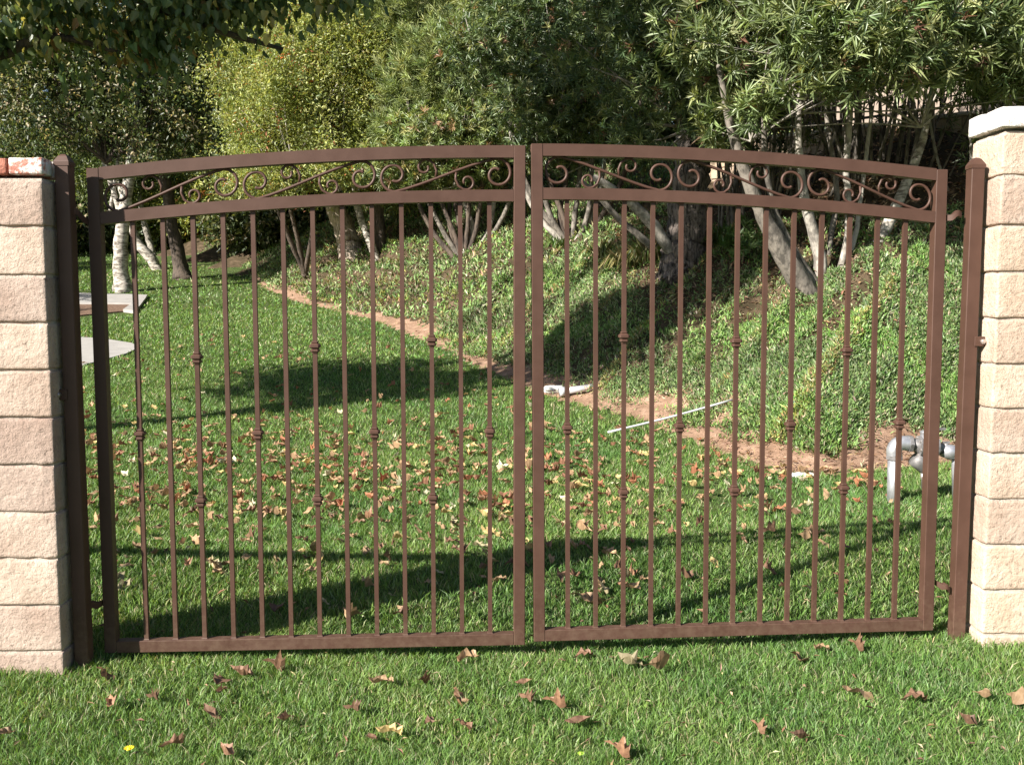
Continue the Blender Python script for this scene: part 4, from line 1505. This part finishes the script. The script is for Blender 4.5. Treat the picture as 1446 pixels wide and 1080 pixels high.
# --- pine with leaning trunk
b = base_at(497, 358)
t = tree('pine_tree', b, 'pine with a pale furrowed leaning trunk behind the left leaf, soft needles above')
y = b.y
trunk_from_px([(497, 360, 32), (488, 328, 30), (472, 285, 26), (466, 220, 22), (480, 120, 18), (500, 0, 13)], y, y + .6, mat=M_BARK_PINE, parent=t, n=22, sub=8, wob=.14, flare=.1)
bl = [BP(600, 110, y - 3.4, 70, 70), BP(665, 70, y - 3.4, 75, 60), BP(575, 185, y - 3.6, 50, 38), BP(600, 15, y - 2, 100, 50), BP(640, 160, y - 3.6, 55, 45), BP(700, 0, y - 3, 70, 50)]
P, D = blob_points(bl, 4600, .5, -.3, 1.4, 12)
leaf_obj('crown', [rosettes(P, D * .6 + np.array([-.1, -.2, .5]) + rand_unit(len(P)) * .4, 18, .24, .017, PAL_PINE, (.15, 1.2))], M_COVER, t)
twigs(bl, t, [PX(480, 120, y + .4), PX(470, 200, y + .2)], 20, M_BARK_DARK, .05)

# --- two slim trunks beside the pine
b = base_at(532, 366)
t = tree('slim_tree', b, 'slim pale mottled trunk right of the leaning pine trunk')
y = b.y
trunk_from_px([(532, 366, 12), (520, 335, 11), (507, 300, 10), (500, 250, 9), (510, 160, 7)], y, y + .2, mat=M_BARK_WHITE, parent=t, n=10)
trunk_from_px([(536, 364, 17), (537, 330, 15), (534, 285, 14), (540, 220, 11), (535, 140, 8)], y + .3, y + .6, mat=M_BARK_DARK, parent=t, n=10)
bl = [B(520, 240, y + .6, 1.1, .9, .8), B(560, 280, y + 1, .7, .6, .3)]
P, D = blob_points(bl, 1300, .5, -.4, 1.6, 13)
leaf_obj('crown', [clusters(P, D, 9, .10, .11, .04, PAL_YG)], M_LEAF, t)

# --- bright yellow green tree
b = Vector((-5.7, 25.7, float(gzf(-5.7, 25.7))))
t = tree('toyon_tree', b, 'bright yellow green bushy tree dotted with orange berries behind the left leaf')
y = b.y
for k, (x0, x1, x2) in enumerate([(429, 420, 405), (427, 408, 385), (432, 440, 446)]):
    trunk_from_px([(x0, 378, 8), (x1, 335, 6.5), (x2, 270, 5), (x2 + (x2 - x1) * .6, 190, 4)], y, y - 1.2, mat=M_BARK_DARK, parent=t, name='stem', n=7)
y = 23.8
bl = [BP(430, 140, y, 100, 95), BP(365, 190, y + .4, 62, 70), BP(500, 180, y, 75, 70), BP(450, 70, y, 90, 75), BP(545, 110, y - .3, 70, 75), BP(345, 110, y + 1, 55, 75), BP(420, 0, y + 1, 90, 45), BP(500, 60, y - .5, 60, 45), BP(400, 120, y - 1, 50, 40),
      BP(400, 245, y, 85, 42), BP(490, 235, y - .4, 70, 30), BP(530, 30, y + 1, 85, 65), BP(345, 250, y + 1.2, 50, 42), BP(590, 180, y - .6, 45, 50)]
P, D = blob_points(bl, 11500, .6, -.5, 1.9, 15, .42)
leaf_obj('crown', [clusters(P, D + np.array([0, 0, .5]), 10, .12, .105, .035, PAL_YG, 0.0)], M_LEAF, t)
P, D = blob_points(bl, 60, .1, -2, 1.3, 16)
tag(leaf_obj('berries', [clusters(P, D, 9, .06, .05, .05, [(1, (.55, .14, .04)), (1, (.5, .22, .08))])], M_DRY, t), kind='stuff')
twigs(bl, t, [PX(420, 270, y), PX(395, 270, y), PX(480, 270, y)], 18, M_BARK_GREY, .03)

# --- small grey pine left of the bright tree
b = base_at(318, 345)
t = tree('young_pine', b, 'small grey green pine between the dark trees and the yellow green one')
y = b.y - 3
trunk_from_px([(318, 345, 9), (316, 290, 8), (320, 200, 6), (322, 100, 4)], y, y, mat=M_BARK_DARK, parent=t, n=8)
bl = [BP(315, 110, y, 38, 60), BP(300, 180, y, 26, 45), BP(330, 55, y, 42, 45), BP(345, 150, y, 30, 60), BP(305, 215, y, 36, 35)]
P, D = blob_points(bl, 1500, .45, -.5, 1.2, 18)
leaf_obj('crown', [rosettes(P, D * .6 + np.array([-.1, -.2, .5]), 14, .34, .035, [(3, (.15, .19, .12)), (3, (.20, .24, .14)), (1, (.27, .29, .17)), (.5, (.28, .17, .12))], (.15, 1.2))], M_COVER, t)

# --- trees on the left lawn
b = base_at(172, 412)
t = tree('white_barked_tree', b, 'tree with the straight white mottled trunk, nearest the planter on the left')
y = b.y
trunk_from_px([(173, 412, 26), (171, 385, 21), (171, 340, 19), (177, 290, 17), (186, 225, 14), (190, 160, 11), (194, 70, 8)], y, y, mat=M_BARK_WHITE, parent=t, n=14, flare=.1)
trunk_from_px([(166, 290, 7), (150, 235, 8), (140, 200, 6), (128, 150, 5)], y, y + .4, mat=M_BARK_WHITE, parent=t, name='limb')
trunk_from_px([(158, 285, 5), (168, 220, 5), (172, 190, 4)], y, y + .2, mat=M_BARK_WHITE, parent=t, name='limb')
bl = [B(150, 130, y, 2.2, 1.8, 1.6), B(60, 160, y, 1.8, 1.6, 1.4), B(230, 160, y - .3, 1.3, 1.2, 1.5), B(110, 60, y, 2.2, 1.8, 1.5), B(20, 100, y, 1.5, 1.3, 1.2)]
P, D = blob_points(bl, 5200, .45, -.35, 1.2, 20)
leaf_obj('crown', [clusters(P, D, 9, .13, .12, .06, PAL_SPK)], M_LEAF, t)
twigs(bl, t, [PX(186, 220, y), PX(150, 230, y)], 22, M_BARK_DARK, .05)

b = base_at(257, 394)
t = tree('dark_trunked_tree', b, 'tree with the dark brown leaning trunk right of the white one')
y = b.y
trunk_from_px([(258, 394, 25), (254, 370, 20), (244, 325, 17), (237, 275, 15), (228, 215, 14), (221, 150, 12), (225, 60, 9)], y, y, mat=M_BARK_DARK, parent=t, n=12, flare=.12)
bl = [B(225, 120, y + .3, 1.6, 1.5, 1.7), B(262, 60, y, 1.1, 1.3, 1.6), B(262, 150, y, .8, 1.0, 1.5), B(200, 210, y + .6, 1.4, 1.1, .8), B(240, 0, y, 1.7, 1.5, 1.3), B(268, 215, y + .4, .6, .7, .5)]
P, D = blob_points(bl, 5200, .45, -.7, 1.3, 22)
leaf_obj('crown', [clusters(P, D, 9, .13, .12, .05, PAL_DK)], M_LEAF, t)
twigs(bl, t, [PX(226, 190, y)], 14, M_BARK_DARK, .05)

b = base_at(222, 381)
t = tree('leaning_tree', b, 'low trunk leaning left behind the white and dark trunks')
y = b.y
trunk_from_px([(223, 382, 15), (212, 364, 15), (200, 350, 13), (190, 332, 11), (178, 290, 8), (160, 240, 6)], y, y, mat=M_BARK_WHITE, parent=t, n=10)
trunk_from_px([(214, 352, 9), (209, 335, 9), (203, 310, 8), (198, 280, 7), (196, 230, 6)], y + 1.5, y + 1.5, mat=M_BARK_GREY, parent=t, name='limb', n=10)
bl = [B(150, 235, y + 1, 1.7, 1.3, 1.2), B(210, 250, y + 2, 1.6, 1.2, 1.0)]
P, D = blob_points(bl, 1900, .45, -.3, 1.3, 24)
leaf_obj('crown', [clusters(P, D, 9, .14, .13, .055, [(3, (.07, .10, .03)), (2, (.12, .16, .04)), (1, (.2, .22, .1))])], M_LEAF, t)

# --- shrubs closing the far end of the lawn
shr = [(-120, 300, 38, 5, 3.2, PAL_SPK, 'far mixed shrub mass cut by the left edge of the photo'), (25, 270, 40, 4.2, 4, PAL_SPK, 'far speckled olive shrub above the left pillar'),
       (105, 290, 41, 3.2, 3.2, [(3, (.09, .14, .04)), (3, (.15, .21, .05)), (1, (.2, .25, .08))], 'fresh green shrub seen between the left post and stile'),
       (200, 300, 43, 3.6, 2.6, PAL_SPK, 'shaded shrub behind the pale leaning trunks'), (285, 272, 41, 3.4, 2.0, PAL_YG, 'yellowish shrub beyond the dark trunk'),
       (400, 290, 34, 2.2, 1.3, PAL_SPK, 'speckled shrub under the bright yellow green tree'), (590, 310, 29.5, 1.8, 1.0, PAL_DK, 'dark shrub between the pale trunks and the oleander stems')]
for k, (px, py, yd, rx, rz, pal, lab) in enumerate(shr):
    c = PX(px, py, yd)
    zb = float(gzf(c.x, c.y))
    t = tree('shrub', (c.x, c.y, zb), lab, 'shrub')
    m = MB()
    for j in range(6):
        m.tube([(0, 0, -.2), (random.uniform(-1, 1) * rx * .3, random.uniform(-.5, .5), rz * .5), (random.uniform(-1, 1) * rx * .7, random.uniform(-1, 1), rz * 1.1)], [.06, .04, .02], 6)
    m.build('stems', M_BARK_DARK, t, smooth=True)
    bl = [((c.x, c.y, max(c.z, zb + rz * .45)), (rx, rx * .8, rz)), ((c.x - rx * .6, c.y, zb + rz * .5), (rx * .7, rx * .6, rz * .7)), ((c.x + rx * .6, c.y - .3, zb + rz * .5), (rx * .7, rx * .6, rz * .7))]
    P, D = blob_points(bl, int(900 + 420 * rx), .3, -.8, .9, 30 + k)
    leaf_obj('foliage', [clusters(P, D, 9, .2, .15 + .003 * yd, .07 + .0012 * yd, pal)], M_LEAF, t)

# --- large background trees that close off the sky
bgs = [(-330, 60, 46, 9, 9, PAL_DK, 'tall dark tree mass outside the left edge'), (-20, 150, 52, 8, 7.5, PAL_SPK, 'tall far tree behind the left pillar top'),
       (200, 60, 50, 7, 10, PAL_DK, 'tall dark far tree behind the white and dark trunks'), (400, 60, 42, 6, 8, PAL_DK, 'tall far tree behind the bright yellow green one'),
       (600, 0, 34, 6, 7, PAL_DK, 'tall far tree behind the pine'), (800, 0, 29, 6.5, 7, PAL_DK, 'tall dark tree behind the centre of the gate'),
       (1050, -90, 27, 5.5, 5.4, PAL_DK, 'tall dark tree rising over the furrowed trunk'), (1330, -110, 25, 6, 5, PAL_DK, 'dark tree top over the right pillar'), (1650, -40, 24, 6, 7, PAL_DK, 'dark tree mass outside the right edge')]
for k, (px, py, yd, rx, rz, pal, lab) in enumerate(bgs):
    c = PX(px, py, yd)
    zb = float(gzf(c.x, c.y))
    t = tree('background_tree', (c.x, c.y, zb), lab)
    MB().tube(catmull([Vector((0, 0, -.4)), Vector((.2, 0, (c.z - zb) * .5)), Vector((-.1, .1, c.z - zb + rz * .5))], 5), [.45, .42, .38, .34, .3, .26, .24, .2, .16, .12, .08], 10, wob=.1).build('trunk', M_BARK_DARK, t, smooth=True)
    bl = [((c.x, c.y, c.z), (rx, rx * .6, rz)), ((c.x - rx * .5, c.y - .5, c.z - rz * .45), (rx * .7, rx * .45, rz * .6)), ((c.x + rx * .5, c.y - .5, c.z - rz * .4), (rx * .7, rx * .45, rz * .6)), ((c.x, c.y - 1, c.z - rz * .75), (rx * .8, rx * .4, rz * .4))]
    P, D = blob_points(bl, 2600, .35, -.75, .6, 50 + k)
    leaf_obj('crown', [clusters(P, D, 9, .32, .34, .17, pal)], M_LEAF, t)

# --- strap leaved clumps and a small bush under the furrowed trunk
def strap_clump(px, py, n, L, lab, pal):
    b = base_at(px, py)
    t = tree('strap_leaf_clump', b, lab, 'plant')
    th = rng.random(n) * 6.283; el = .5 + .8 * rng.random(n)
    D = np.stack([np.cos(th) * np.cos(el), np.sin(th) * np.cos(el), np.sin(el)], 1)
    P = np.array(b) + np.stack([np.cos(th), np.sin(th), np.zeros(n)], 1) * .1 * rng.random((n, 1))
    C = pick(pal, n, .15)
    ll = L * (.6 + .6 * rng.random(n))
    V1, F1, C1 = kites(P, D, np.array([0, 0, 1.]) + rand_unit(n) * .2, ll, .03, C, belly=.6)
    tips = V1.reshape(-1, 4, 3)[:, 2] - D * (ll * .25)[:, None]
    D2 = D * np.array([1, 1, -.5]) + np.array([0, 0, -.3])
    V2, F2, C2 = kites(tips, D2, np.array([0, 0, 1.]) + rand_unit(n) * .2, ll * .6, .024, C, belly=.3)
    leaf_obj('blades', [(V1, F1, C1), (V2, F2, C2)], M_OLE, t)


PS = [(3, (.14, .18, .05)), (2, (.30, .28, .12)), (1.5, (.42, .34, .18)), (2, (.07, .11, .03))]
strap_clump(885, 380, 110, .42, 'yellowing strap leaved clump left of the furrowed trunk', PS)
strap_clump(850, 365, 80, .36, 'smaller strap leaved clump in front of the crossing oleander stems', PS)
strap_clump(915, 372, 90, .40, 'strap leaved clump touching the furrowed trunk on its left', PS)
strap_clump(790, 352, 70, .32, 'green strap leaved clump at the foot of the central thicket', [(3, (.10, .16, .04)), (2, (.2, .24, .08))])
strap_clump(1020, 345, 80, .34, 'dark strap leaved clump right of the furrowed trunk', [(3, (.07, .12, .03)), (1, (.25, .22, .1))])
b = base_at(1048, 372)
t = tree('broadleaf_seedling', b, 'small broadleaf bush in the shade left of the grey stems', 'plant')
P, D = blob_points([((b.x, b.y, b.z + .3), (.38, .3, .32))], 60, .5, -2)
leaf_obj('leaves', [rosettes(P, D + np.array([0, -.2, .6]), 8, .12, .03, [(3, (.10, .18, .05)), (1, (.18, .26, .09))])], M_OLE, t)
MB().tube([(0, 0, -.05), (.02, 0, .2), (0, .02, .42)], [.012, .01, .006], 6).build('stem', M_TWIG, t)


# --- sycamore whose limbs hang in from the upper left, trunk outside the frame
def lobed(P, D, Nn, L, C):
    """five-lobed leaf fans, 6 triangles each"""
    n = len(P)
    D = unit(D); S = unit(np.cross(D, Nn)); Nn = np.cross(S, D)
    out = [(0, 0, 0), (.22, .08, .12), (.33, .34, .22), (.27, .50, .14), (.20, .74, .12), (0, 1.0, -.2), (-.20, .74, .12), (-.27, .50, .14), (-.33, .34, .22), (-.22, .08, .12)]
    L = np.broadcast_to(L, (n,))[:, None]
    V = np.stack([P + S * a * L + D * b_ * L + Nn * c_ * L for a, b_, c_ in out], 1).reshape(-1, 3)
    i = np.arange(n) * 10
    T = [(0, 1, 2), (0, 2, 3), (0, 3, 4), (0, 4, 5), (0, 5, 6), (0, 6, 7), (0, 7, 8), (0, 8, 9)]
    F = np.concatenate([np.stack([i + a, i + b_, i + c_], 1) for a, b_, c_ in T])
    return V, F, np.repeat(C, 10, 0)


PAL_SYC = [(4, (.10, .15, .06)), (3, (.17, .22, .09)), (1.5, (.27, .30, .12)), (.6, (.40, .34, .12)), (.3, (.34, .20, .09))]
sb_ = Vector((-9.5, 6.65, float(gzf(-9.5, 6.65))))
t = tree('sycamore_tree', sb_, 'large sycamore outside the frame whose leafy limbs hang in at the upper left')
tp = [(0, 0, -.3), (.1, .05, 1.2), (.3, .2, 2.6), (.9, .4, 3.9)]
MB().tube(catmull(tp, 5), list(np.linspace(.24, .15, 16)), 16, wob=.08).build('trunk', M_BARK_WHITE, t, smooth=True)
top = sb_ + Vector((.9, .4, 3.9))
# main limbs reach right over the lawn
limbs = [[top, Vector((-7.2, 8.2, 5.0)), PX(-60, 70, 9.6), PX(70, 52, 9.8), PX(170, 75, 10)],
         [top, Vector((-7.4, 8.0, 5.6)), Vector((-5.2, 9.2, 5.6)), PX(140, -30, 10), PX(300, 40, 10.2), PX(400, 70, 10.4)],
         [top, Vector((-7.0, 7.4, 6.2)), Vector((-4.6, 8.6, 6.6)), Vector((-2.6, 9.6, 7.2))],
         [top, Vector((-7.2, 9.0, 6.6)), Vector((-5.4, 11.4, 8.2)), Vector((-4.2, 13.2, 9.6))],
         [top, Vector((-7.8, 7.2, 5.2)), Vector((-6.2, 7.4, 5.2))]]
m = MB()
for l_ in limbs:
    c_ = catmull(l_, 6)
    m.tube([p - sb_ for p in c_], list(np.linspace(.12, .018, len(c_))), 9, cap=False, wob=.1)
m.build('limbs', M_BARK_DARK, t, smooth=True)
hang = [B(60, 20, 9.8, .9, .6, .36), B(200, 30, 10, .9, .6, .45), B(300, 10, 10.2, .8, .6, .3), B(390, 5, 10.3, .7, .5, .22), B(100, 70, 10, .6, .5, .35), B(225, 65, 10.2, .5, .4, .35), B(160, 120, 10.2, .3, .3, .25),
        B(-80, 60, 9.6, 1, .7, .5), B(460, -10, 10.4, .6, .5, .2), B(130, -60, 9.9, 1.4, .9, .5), B(340, -60, 10.2, 1.3, .9, .45)]
P, D = blob_points(hang, 470, .6, -.6, 2.2, 40, .4)
k = 9
Q = np.repeat(P, k, 0) + rng.normal(size=(len(P) * k, 3)) * .11
C = np.clip(np.repeat(pick(PAL_SYC, len(P), .1), k, 0) * (1 + rng.normal(size=(len(Q), 1)) * .2), .005, .8)
v1 = lobed(Q, rand_unit(len(Q)) * .6 + np.array([0, 0, -.9]), rand_unit(len(Q)) + np.array([-.5, -.6, .6]), .075 + .065 * rng.random(len(Q)), C)
offb = [((-9.6, 7.0, 6.4), (1.6, 1.4, 1.0)), ((-4.4, 8.4, 6.3), (1.3, 1.2, 1.0)), ((-3.0, 9.4, 7.4), (1.5, 1.3, 1.3)), ((-4.2, 13.2, 9.4), (1.6, 1.5, 1.5)), ((-2.1, 9.9, 8.6), (1.3, 1.3, 1.2))]
P, D = blob_points(offb, 1100, .6, -.45, 1.6, 41)
P2, D2 = blob_points([((-8.1, 9.1, 5.0), (2.0, 1.5, .6)), ((-6.0, 7.6, 6.8), (1.3, 1.4, 1.1)), ((-4.9, 10.2, 9.0), (1.6, 1.5, 1.5)), ((-4.0, 8.1, 7.4), (1.2, 1.0, .9))], 2300, .7, -1.5, 1.6, 44)  # dense unseen crown masses, added and thickened for the shade they cast
P = np.concatenate([P, P2])
Q = np.repeat(P, 7, 0) + rng.normal(size=(len(P) * 7, 3)) * .12
C = np.clip(np.repeat(pick(PAL_SYC, len(P), .1), 7, 0) * (1 + rng.normal(size=(len(Q), 1)) * .2), .005, .8)
v2 = lobed(Q, rand_unit(len(Q)) * .8 + np.array([0, 0, -.5]), rand_unit(len(Q)) + np.array([-.3, -.3, .8]), .11 + .05 * rng.random(len(Q)), C)
leaf_obj('crown', [v1, v2], M_LEAF, t)

# off-frame trees on the left whose shade crosses the far lawn
for k, (x, y, zc, r_, lab) in enumerate([(-20.5, 18.5, 5.6, 2.6, 'tree outside the left edge shading the far lawn'), (-17, 17.0, 4.6, 1.4, 'smaller tree outside the left edge beside the far lawn'), (-24, 27, 7.0, 3.4, 'broad tree outside the left edge at the far end of the lawn')]):
    zb = float(gzf(x, y))
    t = tree('lawn_tree', (x, y, zb), lab)
    MB().tube([(0, 0, -.3), (.1, 0, 1.5), (0, .1, zc - zb)], [.22, .18, .12], 10).build('trunk', M_BARK_WHITE, t, smooth=True)
    P, D = blob_points([((x, y, zc), (r_, r_ * .8, r_ * .6)), ((x + .5, y, zc + r_ * .5), (r_ * .7, r_ * .6, r_ * .5))], 1200, .5, -.5, .9, 70 + k)
    leaf_obj('crown', [clusters(P, D, 8, .2, .22, .12, PAL_DK)], M_LEAF, t)
